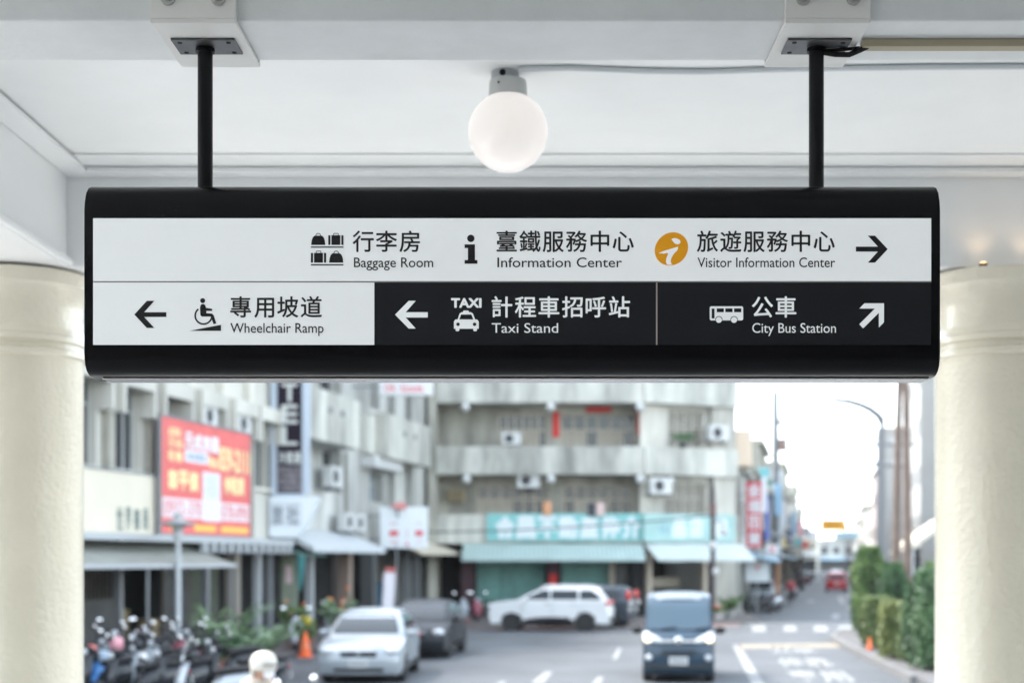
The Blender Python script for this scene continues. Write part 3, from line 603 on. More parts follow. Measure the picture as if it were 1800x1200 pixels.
q = MB(); q.tube([(.2, .0, -.05), (.2, .1, -.35)], .03); q.obj('bracket', GREYM, t)
# white hotel awning
t = thing('canvas_awning', 'plain white sloping awning over the dark hotel entrance', 'awning', FL(11.2 + LX(541, 1.2), 0, 2.75), TH)
L_ = LX(668, 1.2) - LX(541, 1.2)
q = MB(); q.hexa([(0, -1.4, .02), (L_, -1.4, .02), (L_ - .2, -.05, .62), (.3, -.05, .62), (0, -1.4, .2), (L_, -1.4, .16), (L_ - .2, -.05, .78), (.3, -.05, .78)]); q.obj('canopy', M('awning_white', (.46, .49, .50), .6, noise=.08, ns=1), t)
for x in (.4, L_ / 2, L_ - .4): q = MB(); q.tube([(x, -.05, .1), (x, -1.3, .03)], .025); q.obj('strut', GREYM, t)
t = thing('teal_awning', 'short faded teal awning with folded cloth under the white lightbox', 'awning', FL(sL(478), 0, 2.55), TH)
q = MB(); q.hexa([(0, -1.0, .1), (2.2, -1.0, .1), (2.2, -.02, .5), (0, -.02, .5), (0, -1.0, .14), (2.2, -1.0, .14), (2.2, -.02, .54), (0, -.02, .54)]); q.obj('canopy', M('teal_canvas', (.17, .30, .28), .8), t)
q = MB(); q.loft([[(x + r * math.cos(a), -1.0 + r * .5 * math.sin(a), zz) for a in [i * math.pi / 4 for i in range(8)]] for x, zz, r in ((-.1, .1, .25), (-.14, -.3, .2), (-.2, -.75, .13), (-.24, -1.0, .04))]); q.obj('folded_cloth', M('teal_canvas_dark', (.02, .12, .12), .8), t)
t = thing('cream_awning', 'narrow cream awning under the white shop sign with red blocks', 'awning', FL(sL(690), 0, 2.7), TH)
q = MB(); q.hexa([(0, -1.2, .05), (5.6, -1.6, .05), (5.6, -.02, .6), (0, -.02, .6), (0, -1.2, .12), (5.6, -1.6, .12), (5.6, -.02, .68), (0, -.02, .68)]); q.obj('canopy', M('awning_cream', (.55, .50, .40), .7), t)
# --- corner building
CB = Vector((-4.46, 62, ST))
b3 = thing('corner_building', 'grey concrete corner apartment building with balcony bands and teal ground floor', 'building', CB, 0)
BX = lambda px, d=61.2: (px - CX) / F * d - CB.x
BZ = lambda py, d=61.2: (CY - py) / F * d - ST
FX, FY, FA = BX(1130, 61.2), -.8, R(27)
wl = MB()
ops2 = [(BX(838, 63), BX(962, 63), 4.35, 5.85), (BX(990, 63), BX(1112, 63), 4.35, 5.85)]; ops3 = [(BX(876, 63), BX(962, 63), 7.3, 9.0), (BX(985, 63), BX(1118, 63), 7.3, 9.0)]; ops4 = [(BX(870, 63), BX(962, 63), 10.7, 12.2), (BX(985, 63), BX(1110, 63), 10.7, 12.2)]
wall(wl, .35, FX, 3.2, 13.2, ops2 + ops3 + ops4, 1.0, .2)
wl.box(-.02, .348, -.75, 9, .1, 13.2); wl.quad((.35, 9, 0), (14.5, 9, 0), (14.5, 9, 13.2), (.35, 9, 13.2))
wl.obj('wall', CONC, b3, fix=False)
for o in ops2 + ops3 + ops4:
    f = window(b3, *o, 1.12, 6, .58, FRAME, BIN, .08)
    random.seed(int(o[0] * 100 + o[2] * 10)); wd = (o[1] - o[0]) / 6
    for k_ in range(6):
        if random.random() < .6: q = MB(); q.box(o[0] + wd * k_ + .04, o[0] + wd * (k_ + 1) - .04, 1.146, 1.152, o[2] + .06, o[2] + (o[3] - o[2]) * .55); q.obj('curtain', CUR, f)
for zz, hh, nm in ((3.25, 1.25, 'balcony'), (6.22, 1.2, 'balcony'), (9.3, 1.3, 'balcony')):
    q = MB(); q.box(.35, FX, -.8, -.66, zz, zz + hh); q.box(.35, FX, -.659, .998, zz, zz + .16); q.obj(nm, PARA, b3)
q = MB(); q.box(.0, FX + .3, -.8, 9, 13.2, 13.5); q.obj('roof', CONC, b3)
# angled facet
fm_ = Matrix.Translation((FX, FY, 0)) @ Matrix.Rotation(FA, 4, 'Z')
def fac(px, o=0):                                  # distance along the facet seen at photo column px
    kk = (px - CX) / F; ox, oy = CB.x + FX - CX * 0, CB.y + FY; ox += o * math.sin(FA); oy -= o * math.cos(FA)
    return (kk * oy - ox) / (math.cos(FA) - kk * math.sin(FA))
FE = fac(1293)
q = MB(); q.T = fm_
fo = [(fac(1172), fac(1244), 4.25, 5.95), (fac(1180), fac(1240), 7.3, 9.1), (fac(1175), fac(1240), 10.8, 12.2)]
wall(q, 0, FE, 3.2, 13.2, fo, .25, .2)
q.box(fac(1252), FE, -.02, .24, .1, 13.2); q.quad((FE, .25, 0), (FE + 1.2, 9, 0), (FE + 1.2, 9, 13.2), (FE, .25, 13.2)); q.obj('side_wall', PALEC, b3, fix=False)
for o in fo:
    f = window(b3, *o, .38, 4, .6, M('window_frame_cream', (.46, .43, .36), .6), M('blind_glass', (.12, .115, .10), .3), grille=True); f.matrix_local = fm_
for zz, hh in ((3.25, 1.25), (6.22, 1.2), (9.3, 1.3)):
    q = MB(); q.T = fm_; q.box(0.02, FE, -.25 if zz < 4 else -.2, .249, zz, zz + hh); q.obj('parapet', PARA, b3)
# ground floor
gf = 1.2
for px0, px1, nm, mt, zt in ((838, 880, 'shutter', TEALS, 2.95), (881, 958, 'shutter', TEALS, 2.95), (987, 1070, 'shutter', TEALS, 2.95), (1082, 1128, 'door', M('dark_glass_door', (.03, .035, .035), .2), 2.8)):
    q = MB(); q.box(BX(px0, 63), BX(px1, 63), gf, gf + .08, .1, zt); q.obj(nm, mt, b3)
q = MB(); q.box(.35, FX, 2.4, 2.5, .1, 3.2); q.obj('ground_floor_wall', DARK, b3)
for px, hw, mt in ((822, .3, M('maroon_pillar', (.055, .02, .03), .6)), (972, .28, M('maroon_pillar', (0, 0, 0))), (1076, .12, FRAME), (1131, .2, FRAME)):
    q = MB(); x = BX(px, 62.4); q.box(x - hw, x + hw, .5, .5 + 2 * hw, .1, 3.2); q.obj('pillar', mt, b3)
q = MB(); q.T = fm_; a, b = fac(1140), fac(1245)
q.box(a, a + .22, .05, .3, .1, 2.9); q.box(b - .22, b, .05, .3, .1, 2.9); q.box(a + .221, b - .221, .05, .3, 2.62, 2.9); q.obj('garage_frame', M('cream_frame', (.42, .37, .30), .7), b3)
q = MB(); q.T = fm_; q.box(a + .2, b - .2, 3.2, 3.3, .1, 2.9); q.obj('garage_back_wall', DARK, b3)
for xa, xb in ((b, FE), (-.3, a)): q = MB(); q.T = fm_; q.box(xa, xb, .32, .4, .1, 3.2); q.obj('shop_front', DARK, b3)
q = MB(); q.T = fm_; q.box(a + 1.4, b - .25, 1.9, 2.0, 1.3, 1.75); q.obj('garage_shelf', FRAME, b3)
# teal banner
t = thing('teal_banner', 'long teal banner with row of large white characters along the balcony', 'sign', (CB.x + BX(856), CB.y - .81, ST + BZ(950)), 0)
W_ = BX(1130) - BX(856); H_ = BZ(902) - BZ(950)
TEAL = M('banner_teal', (.19, .44, .43), .6, noise=.12, ns=1); q = MB(); q.box(0, W_, -.12, 0, 0, H_); q.obj('board', TEAL, t)
q = MB(); F2 = Matrix.Translation((W_, 0, 0)) @ Matrix.Rotation(FA, 4, 'Z'); q.T = F2; q.box(-.16, FE - .3, -.38, -.26, 0, H_); q.box(.02, FE - .3, -.385, -.381, -.06, -.002); fb = q.obj('side_board', M('banner_pale_teal', (.31, .48, .46), .6, noise=.15, ns=1), t)
LT = M('banner_white', (.56, .61, .62), .6)
pit = 37.0 * 61.1 / F
lettering(t, [(c, .42 + i * pit, .42 + i * pit + .72, H_ * .12, H_ * .86, -.124, LT, .07) for i, c in enumerate('合昌不動產仲介')])
q = MB(); q.T = F2
for i, (c, x0) in enumerate((('品', fac(1185) - 0), ('店', fac(1215)), ('家', fac(1258)))): q.text(c, x0 - .3, x0 + .35, H_ * .15, H_ * .85, -.384, .05)
q.obj('side_lettering', LT, t, fix=False)
q = MB(); q.T = F2; q.text('山', fac(1160) - .22, fac(1160) + .22, H_ * .3, H_ * .72, -.384, .0); q.obj('emblem', M('emblem_blue', (.10, .22, .36), .6), t, fix=False)
# awning of the corner building
t = thing('corner_awning', 'pale turquoise ribbed awning running under the teal banner', 'awning', (CB.x + BX(812, 60.2), CB.y, ST + 2.5), 0)
def awn(q, L_, out0, out1, n, T=None):
    q.T = T; rr_ = []
    for i in range(n + 1):
        x = L_ * i / n; zo = .025 * (i % 2)
        rr_.append([(x, -out0, .72 + zo), (x, -out1, .05 + zo), (x, -out1, -.0 + zo - .06 * (i % 2)), (x, -out0, .66 + zo)])
    q.loft(rr_)
q = MB(); L1 = BX(1130) - BX(812, 60.2); awn(q, L1, .84, 2.3, 80); q.obj('roof_sheet', M('awning_turquoise', (.34, .44, .42), .55, noise=.12, ns=1.2), t)
q = MB(); awn(q, FE - .4, .26, 1.9, 6, Matrix.Translation((L1, -.8, 0)) @ Matrix.Rotation(FA * .55, 4, 'Z')); q.obj('canvas_sheet', M('awning_pale_green', (.46, .51, .49), .6, noise=.08, ns=1), t)
for x in (1, 4, 7): q = MB(); q.tube([(x, -.9, .3), (x, -2.2, .02)], .03); q.obj('strut', GREYM, t)
# red couplets, balcony lamps, air conditioners
for lab, px0, px1, py0, py1, txt, d in (('vertical red couplet strip between the upper balcony windows', 972, 983, 724, 768, '', 62.9), ('vertical red couplet strip at the bend end of the upper balcony', 1120, 1131, 722, 765, '', 62.9), ('horizontal red couplet strip above the upper balcony window', 1030, 1075, 714, 724, '', 62.9),
                                     ('red paper panel on the maroon pillar between teal shutters', 966, 979, 1008, 1034, '', 62.4)):
    t = thing('red_couplet', lab, 'couplet', ((px0 - CX) / F * d, d + (.0 if d > 62.5 else .08), (CY - py1) / F * d), 0, 'red couplets'); w_, h_ = (px1 - px0) * d / F, (py1 - py0) * d / F
    q = MB(); q.box(0, w_, -.01, 0, 0, h_); q.box(-.01, w_ + .01, -.016, -.011, h_ - .03, h_); q.obj('paper', M('couplet_red', (.62, .03, .025), .7), t)
for i, (px, py) in enumerate(((818, 708), (968, 704), (1125, 703), (820, 832), (968, 831), (1125, 836), (1178, 840))):
    lab = ['globe lamp under the top balcony band above the plain wall end', 'globe lamp under the top balcony band beside the red couplet', 'globe lamp under the top balcony band at the bend of the facade', 'globe lamp under the middle balcony band near the hotel side', 'globe lamp under the middle balcony band beside the air conditioner', 'globe lamp under the middle balcony band at the bend of the facade', 'globe lamp under the middle balcony band on the angled end'][i]
    d = 61.0 if i != 6 else 61.9
    t = thing('balcony_lamp', lab, 'lamp', P(px, py, d), 0, 'globe lamps under the balconies'); t.location.z = ST + (9.28 if py < 800 else 6.2)
    q = MB(); q.ell((0, 0, -.2), .19, .19, .19, 16, 10); q.obj('globe', WHITEP, t, smooth=60); q = MB(); q.lathe([(.07, -.04), (.07, .0)], n=12); q.obj('mount', GREYM, t)
ac_unit('white air conditioner with dark fan on the upper balcony beside the windows', P(899, 782, 61.9), 0, 1.0)
ac_unit('white air conditioner hung from the middle balcony band between windows', P(929, 857, 61.6), 0, 1.15)
ac_unit('white air conditioner mounted between the barred window and lower facade bend', P(1160, 868, 61.3), FA, 1.25)
ac_unit('white air conditioner at the far upper corner of the angled end', P(1262, 774, 62.6), FA, 1.2)
t = thing('window_cooler', 'old tan window cooler box in the lower balcony side wall', 'air conditioner', P(802, 880, 62.6), 0)
q = MB(); q.box(-.35, .35, -.2, .4, 0, .5); q.obj('casing', M('tan_casing', (.40, .32, .18), .6), t, bevel=.02)
q = MB()
for i in range(6): q.box(-.3, .3, -.212, -.201, .06 + i * .07, .1 + i * .07)
q.obj('grille', BLKP, t)
for lab, px, py, d, c_ in (('dark green pot plant on the upper balcony sill beside barred window', 1200, 778, 61.2, (.03, .07, .03)), ('laundry bundle of dark cloth on the lower balcony rail', 1040, 896, 61.0, (.04, .045, .055)), ('pale pink cloth hung on the lower balcony rail', 1055, 896, 61.0, (.55, .42, .40)), ('orange cloth hung at the lower balcony window', 962, 894, 61.0, (.55, .28, .15))):
    p = P(px, py + 8, d)
    if 'plant' in lab:
        t = thing('pot_plant', lab, 'plant', p); q = MB(); q.lathe([(.12, 0), (.17, .2)], n=12); q.obj('pot', BLKP, t); q = MB(); random.seed(3)
        for i in range(90):
            v = Vector((random.gauss(0, .2), random.gauss(0, .12), .3 + random.random() * .3)); e = .07; q.quad(v + Vector((-e, 0, 0)), v + Vector((0, random.uniform(-e, e), -e)), v + Vector((e, 0, 0)), v + Vector((0, 0, e)))
        q.obj('foliage', M('pot_leaf', (.05, .10, .04), .6), t, fix=False)
    else:
        q = MB(); ww = .17; q.loft([[(x, y_, zz) for x, y_ in ((-ww, -.02 - .03 * math.sin(zz * 20)), (0, -.06), (ww, -.02 + .03 * math.sin(zz * 17)), (ww, .02), (0, .0), (-ww, .02))] for zz in (-.05, .1, .25, .4, .5)])
        o = q.obj('hanging_cloth', M('cloth' + lab[:6], c_, .9), None, smooth=60); o.location = p; tag(o, lab, 'cloth')
# ------------------------------------------------------------------ vehicles
def paint(n, c, **k): return M('paint_' + n, c, k.get('rough', .25), k.get('metal', 0), coat=k.get('coat', .25), spec=.4)
CARGLASS = M('car_glass', (.022, .03, .036), .05, spec=.32)
def lerp_rows(rows, z):                            # rows: (z, xf, xr, hw)
    for a, b in zip(rows, rows[1:]):
        if z <= b[0]: t = (z - a[0]) / (b[0] - a[0]); return [a[i] + (b[i] - a[i]) * t for i in range(4)]
    return list(rows[-1])
def car(name, label, cat, loc, head, col, S, group=None):
    rz = math.atan2(head[1], head[0]); t = thing(name, label, cat, (loc[0], loc[1], ST), rz, group)
    hw, r, wx0, wx1 = S['hw'], S['r'], S['axles'][0], S['axles'][1]
    def arch(cx): return [(cx + (r + .05) * math.cos(a), r - .02 + (r + .05) * math.sin(a)) for a in [math.pi * (1 - i / 9) for i in range(10)]]
    zb = S['zb']; prof = S['top'] + [(S['top'][-1][0] + .06, zb)]
    ln = [(x, max(zz, zb)) for x, zz in arch(wx1)] + [(x, max(zz, zb)) for x, zz in arch(wx0)]
    prof = prof + ln + [(S['top'][0][0] - .06, zb)]
    half = max(p[0] for p in prof); rear = -min(p[0] for p in prof); zt = max(p[1] for p in prof); rings = []
    for f in (-1, -.985, -.94, -.8, -.4, 0, .4, .8, .94, .985, 1):
        ring = []
        for x, zz in prof:
            e = half if x > 0 else rear; u = max(0, abs(x) / e - .72) / .28
            xx = x - math.copysign(S.get('bow', .16) * abs(f) ** 3 * u, x)
            k = 1 - (.06 * u * u) - S.get('tumble', .05) * max(0, (zz - .75)) 
            yy = f * hw * k * (1 - .04 * max(0, .45 - zz))
            z2 = zz - (.05 * max(0, abs(f) - .6) / .4 * (1 if zz > zt * .6 else 0)) * (1 + .5 * u)
            if abs(f) == 1: yy *= .985
            ring.append((xx, yy, z2))
        rings.append(ring)
    q = MB(); q.loft(rings); body = q.obj('body', col, t, smooth=38)
    # dark underside
    q = MB(); q.box(-rear + .2, half - .2, -hw * .86, hw * .86, zb - .04, r + .1); q.obj('underbody', BLKP, t)
    rows = S.get('cabin')
    if rows:
        q = MB(); rg = []
        for zz, xf, xr, h in rows:
            c = .16; ring = []
            for cx, cy, a0 in ((xf - c, h - c, 0), (xr + c, h - c, 90), (xr + c, -h + c, 180), (xf - c, -h + c, 270)):
                ring += [(cx + c * math.cos(R(a0 + 90 * i / 4)), cy + c * math.sin(R(a0 + 90 * i / 4)), zz) for i in range(5)]
            rg.append(ring)
        zz, xf, xr, h = rows[-1]; rg.append([(x * .6 + .4 * (xf + xr) / 2, y * .6, zz + .025) for x, y, _ in rg[-1]])
        q.loft(rg); q.obj('cabin', col, t, smooth=32)
        z0, z1 = S['glass']
        def panel(name, pts): q = MB(); n = len(pts[0]); q.loft(pts, cap=False, close=False); return q.obj(name, CARGLASS, t, smooth=60)
        lv = [z0 + (z1 - z0) * i / 4 for i in range(5)]
        def row(zz): return lerp_rows(rows, zz)
        for nm, idx, sg_ in (('windscreen', 1, 1), ('rear_window', 2, -1)):
            pts = []
            for zz in lv:
                q_ = row(zz); wdt = q_[3] - .10; pts.append([(q_[idx] + sg_ * (.012 - .05 * 0), wdt * a, zz) for a in (-1, -.5, 0, .5, 1)])
            panel(nm, pts)
        for sd_ in (-1, 1):
            for a, b in S['sidewin']:
                pts = []
                for zz in lv:
                    q_ = row(zz); f = (zz - z0) / (z1 - z0)
                    xa = max(a, q_[2] + .2 + .12 * f) if a == S['sidewin'][0][0] else a; xb = min(b, q_[1] - .2) if b == S['sidewin'][-1][1] else b
                    pts.append([(xa, sd_ * (q_[3] + .008), zz), ((xa + xb) / 2, sd_ * (q_[3] + .009), zz), (xb, sd_ * (q_[3] + .008), zz)])
                panel('side_window', pts)
    else:
        S['build_glass'](t)
    for wx in (wx0, wx1):
        for sd_ in (-1, 1):
            q = MB(); yc = sd_ * (hw - .115)
            q.lathe([(r * .62, -.1), (r * .9, -.105), (r, -.07), (r, .07), (r * .9, .105), (r * .62, .1)], c=(wx, yc, r), n=28, axis='y'); w_ = q.obj('wheel', TYRE, t, smooth=40)
            q = MB(); q.lathe([(r * .63, 0), (r * .6, .085 * sd_), (r * .56, .06 * sd_)], c=(wx, yc, r), n=28, axis='y')
            for k in range(7):
                a = 2 * math.pi * k / 7; ca, sa = math.cos(a), math.sin(a); y0, y1 = yc + .055 * sd_, yc + .085 * sd_
                pts = [(wx + ca * rr1 - sa * ww, y_, r + sa * rr1 + ca * ww) for y_ in (y0, y1) for rr1, ww in ((.03, -.028), (r * .6, -.035), (r * .6, .035), (.03, .028))]
                q.hexa(pts)
            q.lathe([(.05, .05 * sd_), (.05, .095 * sd_), (.01, .1 * sd_)], c=(wx, yc, r), n=12, axis='y'); q.obj('rim', RIM, w_)
    # lights, grille, plate, mirrors, doors
    for sd_ in (-1, 1):
        x, y, zz, a, b, c = S['headlight']; q = MB(); q.ell((x, sd_ * y, zz), a, b, c, 16, 9); q.obj('headlight', LAMPG, t, smooth=70)
        x, y, zz, a, b, c = S['taillight']; q = MB(); q.ell((x, sd_ * y, zz), a, b, c, 14, 9); q.obj('tail_light', REDL, t, smooth=70)
        x, y, zz = S['mirror']; q = MB(); q.ell((x, sd_ * (y + .1), zz), .07, .115, .075, 12, 8); q.box(x - .03, x + .03, min(sd_ * (y - .06), sd_ * (y + .06)), max(sd_ * (y - .06), sd_ * (y + .06)), zz - .05, zz - .02); q.obj('wing_mirror', S.get('mirror_mat', col), t, smooth=60)
        for a, b in S.get('doors', []):
            q = MB(); z0_, z1_ = S['doorz']
            q.prism([(a, z0_), (b, z0_), (b, z1_), (a, z1_)], sd_ * (hw * S.get('doork', .985)), sd_ * (hw * S.get('doork', .985) + .012)); dr = q.obj('door', col, t, bevel=.006)
            q = MB(); q.box(a + .08, a + .25, min(sd_ * (hw + .01), sd_ * (hw + .035)), max(sd_ * (hw + .01), sd_ * (hw + .035)), z1_ - .1, z1_ - .07); q.obj('handle', S.get('handle', CHROME), dr)
    for nm, mt, bxs in S['front']:
        q = MB()
        for b_ in bxs: q.box(*b_)
        q.obj(nm, mt, t, bevel=.008)
    for sgn, (x, zz) in ((1, S['plate']), (-1, S['rplate'])):
        q = MB(); q.box(x - .01, x + .012, -.19, .19, zz - .08, zz + .08); pl = q.obj('number_plate', WHITEP, t, bevel=.006)
        q = MB(); xx = x + (.0135 if sgn > 0 else -.0115)
        for k in range(7): yk = -.15 + k * .046; q.quad((xx, yk, zz - .045), (xx, yk + .028, zz - .045), (xx, yk + .028, zz + .045), (xx, yk, zz + .045))
        q.obj('plate_mark', M('plate_ink', (.12, .13, .15), .6), pl, fix=False)
    for nm, mt, fn in S.get('extra', []):
        q = MB(); fn(q); q.obj(nm, mt, t, smooth=60)
    return t
sedan = dict(hw=.88, r=.315, zb=.2, axles=(-1.36, 1.36), top=[(2.30, .36), (2.31, .55), (2.25, .70), (2.05, .80), (1.25, .93), (.6, .955), (-1.4, .98), (-2.05, .985), (-2.22, .93), (-2.3, .72), (-2.3, .38)],
             cabin=[(.88, 1.32, -1.98, .80), (1.08, 1.0, -1.76, .775), (1.30, .56, -1.36, .68), (1.42, .18, -.95, .58), (1.45, -.05, -.7, .5)], glass=(.98, 1.37), sidewin=[(-1.3, -.33), (-.27, .72)],
             headlight=(2.07, .66, .68, .22, .17, .095), taillight=(-2.17, .68, .80, .12, .17, .1), mirror=(.82, .84, .98), doors=[(-1.15, -.3), (-.28, .85)], doorz=(.36, .93),
             front=[('grille', BLKP, [(2.20, 2.312, -.36, .36, .56, .66)]), ('grille_trim', CHROME, [(2.2, 2.322, -.37, .37, .664, .682), (2.2, 2.325, -.05, .05, .6, .652)]), ('bumper_intake', BLKP, [(2.2, 2.302, -.5, .5, .27, .33)])], plate=(2.315, .43), rplate=(-2.31, .6))
uv = (U.x, U.y)
SILVER = paint('silver', (.31, .34, .36), metal=.3, rough=.35)
car('silver_sedan', 'silver sedan facing the viewer beside the orange traffic cone', 'car', (-3.47, 31.0), (-.015, -1), SILVER, sedan)
car('dark_sedan', 'dark blue grey sedan tucked behind the silver sedan', 'car', (-2.85, 38.3), (-.09, -.995), paint('charcoal_blue', (.006, .008, .012), rough=.45, coat=0), sedan)
suv = dict(hw=.91, r=.35, zb=.27, axles=(-1.31, 1.31), top=[(2.24, .42), (2.27, .66), (2.22, .90), (2.0, 1.02), (1.2, 1.10), (.3, 1.08), (-1.8, 1.12), (-2.15, 1.10), (-2.25, .85), (-2.28, .5)],
           cabin=[(1.0, 1.28, -2.15, .83), (1.2, .98, -2.1, .81), (1.42, .52, -1.9, .72), (1.55, .2, -1.72, .62), (1.60, -.1, -1.5, .55)], glass=(1.12, 1.46), sidewin=[(-1.85, -1.12), (-1.05, -.1), (-.04, .82)],
           headlight=(2.08, .7, .90, .2, .16, .08), taillight=(-2.12, .72, 1.0, .13, .18, .09), mirror=(.80, .86, 1.12), doors=[(-1.05, -.15), (-.13, .9)], doorz=(.5, 1.07), handle=CHROME,
           front=[('grille', BLKP, [(2.1, 2.28, -.5, .5, .66, .85)]), ('lower_cladding', BLKP, [(-.9, .9, -.925, -.90, .3, .42), (-.9, .9, .90, .925, .3, .42), (-2.29, -2.2, -.75, .75, .36, .5)])], plate=(2.29, .6), rplate=(-2.29, .75),
           extra=[('roof_rail', M('rail_silver', (.5, .5, .5), .35, .8), lambda q: [q.tube([(.3, s * .6, 1.56), (.2, s * .6, 1.61), (-1.4, s * .6, 1.62), (-1.6, s * .6, 1.58)], .018, 6) for s in (-1, 1)])])
car('white_suv', 'white sport utility car seen side on before the teal shutters', 'car', (.68, 51.3), (-.992, .12), paint('white', (.62, .63, .63)), suv)
hatch = dict(suv); hatch.update(top=[(1.95, .42), (1.97, .62), (1.9, .8), (1.7, .9), (1.0, 1.0), (.3, 1.0), (-1.7, 1.03), (-1.85, 1.0), (-1.95, .8), (-1.97, .5)], axles=(-1.25, 1.25), r=.32, hw=.86,
    cabin=[(.9, 1.1, -1.9, .8), (1.1, .85, -1.84, .78), (1.4, .4, -1.7, .68), (1.52, .1, -1.55, .58), (1.56, -.1, -1.4, .5)], glass=(1.04, 1.42), sidewin=[(-1.5, -.5), (-.42, .6)], headlight=(1.78, .66, .78, .2, .15, .08), taillight=(-1.82, .7, 1.2, .1, .1, .2),
    mirror=(.62, .82, 1.02), doors=[(-.5, .6)], doorz=(.45, .98), front=[('grille', BLKP, [(1.85, 1.99, -.4, .4, .5, .62)])], plate=(2.0, .45), rplate=(-1.985, .7), extra=[('reversing_lamp', WHITEP, lambda q: [q.ell((-1.9, s * .7, .93), .09, .1, .1, 12, 8) for s in (-1, 1)])])
car('dark_hatchback', 'dark hatchback with tall red tail light half hidden behind the white car', 'car', (2.05, 54.2), (-.96, .28), paint('ink_blue', (.03, .04, .055)), hatch)
# front view microvan
van_rows = lambda zz: None
NAVY = paint('slate_blue', (.018, .042, .068), rough=.35)
def van_glass(t):
    lp = [(1.05, 1.40), (1.21, 1.30), (1.37, 1.20), (1.58, 1.06), (1.69, .95)]
    def fr(z_): return next(x0 + (x1 - x0) * (z_ - a) / (b - a) for (a, x0), (b, x1) in zip(lp, lp[1:]) if z_ <= b)
    q = MB(); q.loft([[(fr(zz) + .022 - .006 * abs(a) ** 3, a * (.668 - .085 * (zz - 1.05)), zz) for a in (-1, -.9, -.6, -.3, 0, .3, .6, .9, 1)] for zz in (1.085, 1.21, 1.37, 1.5, 1.58, 1.655)], cap=False, close=False); q.obj('windscreen', M('van_glass', (.06, .095, .125), .06, spec=.5), t, smooth=60)  # paler blue base than the other glass, standing in for reflected sky
    for s in (-.35, .35):
        q = MB(); q.tube([(1.425, s, 1.09), (1.40, s + .25, 1.13), (1.39, s + .3, 1.14)], .012, 6); q.obj('wiper', BLKP, t)
    for s in (-1, 1):
        for a, b, sl in ((-1.5, -.5, 0), (-.42, .35, 0), (.42, .98, .3)):
            q = MB(); q.loft([[(x - (sl * (zz - 1.1) if x == b else 0), s * (.742 * (1 - .10 * max(0, zz - .75)) + .004), zz) for x in (a, b)] for zz in (1.12, 1.4, 1.6)], cap=False, close=False); q.obj('side_window', CARGLASS, t)
    q = MB(); q.box(-1.735, -1.70, -.55, .55, 1.12, 1.58); q.obj('rear_window', CARGLASS, t)
    for s in (-1, 1):                              # swept white headlamp surrounds
        q = MB(); rg = []
        for k in range(9):
            u = k / 8; y = s * (.735 - .42 * u); x = 1.70 - .20 * (1 - u) ** 2 + .035; h = .025 + .10 * (1 - u) ** .8 * min(1, .35 + 3 * u); zc = .905 + .015 - .075 * u + .05 * (1 - u)
            rg.append([(x + dx, y, zc + dz) for dx, dz in ((-.12, -h), (.0, -h * .8), (.015, 0), (-.02, h * .8), (-.14, h))])
        q.loft(rg); hd_ = q.obj('headlight_surround', M('headlamp_white', (.52, .55, .57), .25), t, smooth=60)
        q = MB(); q.ell((1.655, s * .63, .90), .06, .085, .075, 14, 9); q.obj('lit_bulb', M('lit_headlamp', (1, .85, .65), .2, emit=.35, ecol=(1, .80, .55)), hd_, smooth=70)
van = dict(hw=.745, r=.28, zb=.2, axles=(-1.12, 1.18), bow=.12, tumble=.10, top=[(1.70, .34), (1.74, .50), (1.73, .72), (1.66, .90), (1.56, .99), (1.40, 1.05), (1.30, 1.21), (1.20, 1.37), (1.06, 1.58), (.95, 1.69), (.74, 1.79), (.2, 1.825), (-1.2, 1.825), (-1.55, 1.79), (-1.70, 1.66), (-1.72, 1.0), (-1.72, .4)],
           build_glass=van_glass, headlight=(1.66, .60, .52, .1, .075, .07), taillight=(-1.70, .66, 1.0, .06, .07, .16), mirror=(1.2, .76, 1.06), mirror_mat=BLKP, doors=[(-.45, .38), (.42, 1.1)], doorz=(.4, 1.06), doork=.972, handle=BLKP,
           front=[('grille_bar', WHITEP, [(1.65, 1.762, -.36, .36, .835, .88)]), ('bumper', M('bumper_dark', (.012, .018, .024), .5), [(1.60, 1.765, -.66, .66, .30, .40), (1.6, 1.758, -.34, .34, .58, .68)])], plate=(1.775, .46), rplate=(-1.735, .7),
           extra=[('emblem', CHROME, lambda q: q.lathe([(.075, 1.755), (.085, 1.765), (.06, 1.772), (.02, 1.774)], c=(0, 0, .875), n=20, axis='x')), ('roof_front_panel', M('van_roof_white', (.17, .20, .22), .3), lambda q: q.loft([[(x - .1 * abs(a) ** 3, a * .655, zz + .012 - .05 * max(0, abs(a) - .6) / .4) for a in (-1, -.8, -.4, 0, .4, .8, 1)] for x, zz in ((.965, 1.69), (.755, 1.795), (.4, 1.815))], cap=False, close=False))])
car('microvan', 'slate blue microvan with lit headlights driving towards the viewer', 'van', (3.17, 30.75), (-.103, -.995), NAVY, van)
car('red_car', 'red car with white roof glow driving away down the far street', 'car', (24.6, 115), (uv[0], uv[1]), paint('red', (.40, .02, .025)), dict(hatch, taillight=(-1.84, .7, .85, .1, .12, .1)))
car('far_white_car', 'small white car far down the street beyond the red car', 'car', (30.0, 140), (uv[0], uv[1]), paint('white', (0, 0, 0)), dict(hatch))
car('far_dark_car', 'small dark car far down the street facing the viewer', 'car', (32.0, 168), (-uv[0], -uv[1]), paint('charcoal_blue', (0, 0, 0)), sedan)
car('far_grey_car', 'small grey car parked far along the shop side of the street', 'car', (26.2, 176), (-uv[0], -uv[1]), SILVER, sedan)
car('parked_grey_car', 'grey covered looking car parked past the corner building', 'car', (12.1, 75.5), (-uv[0], -uv[1]), paint('pale_grey', (.40, .44, .46)), hatch)

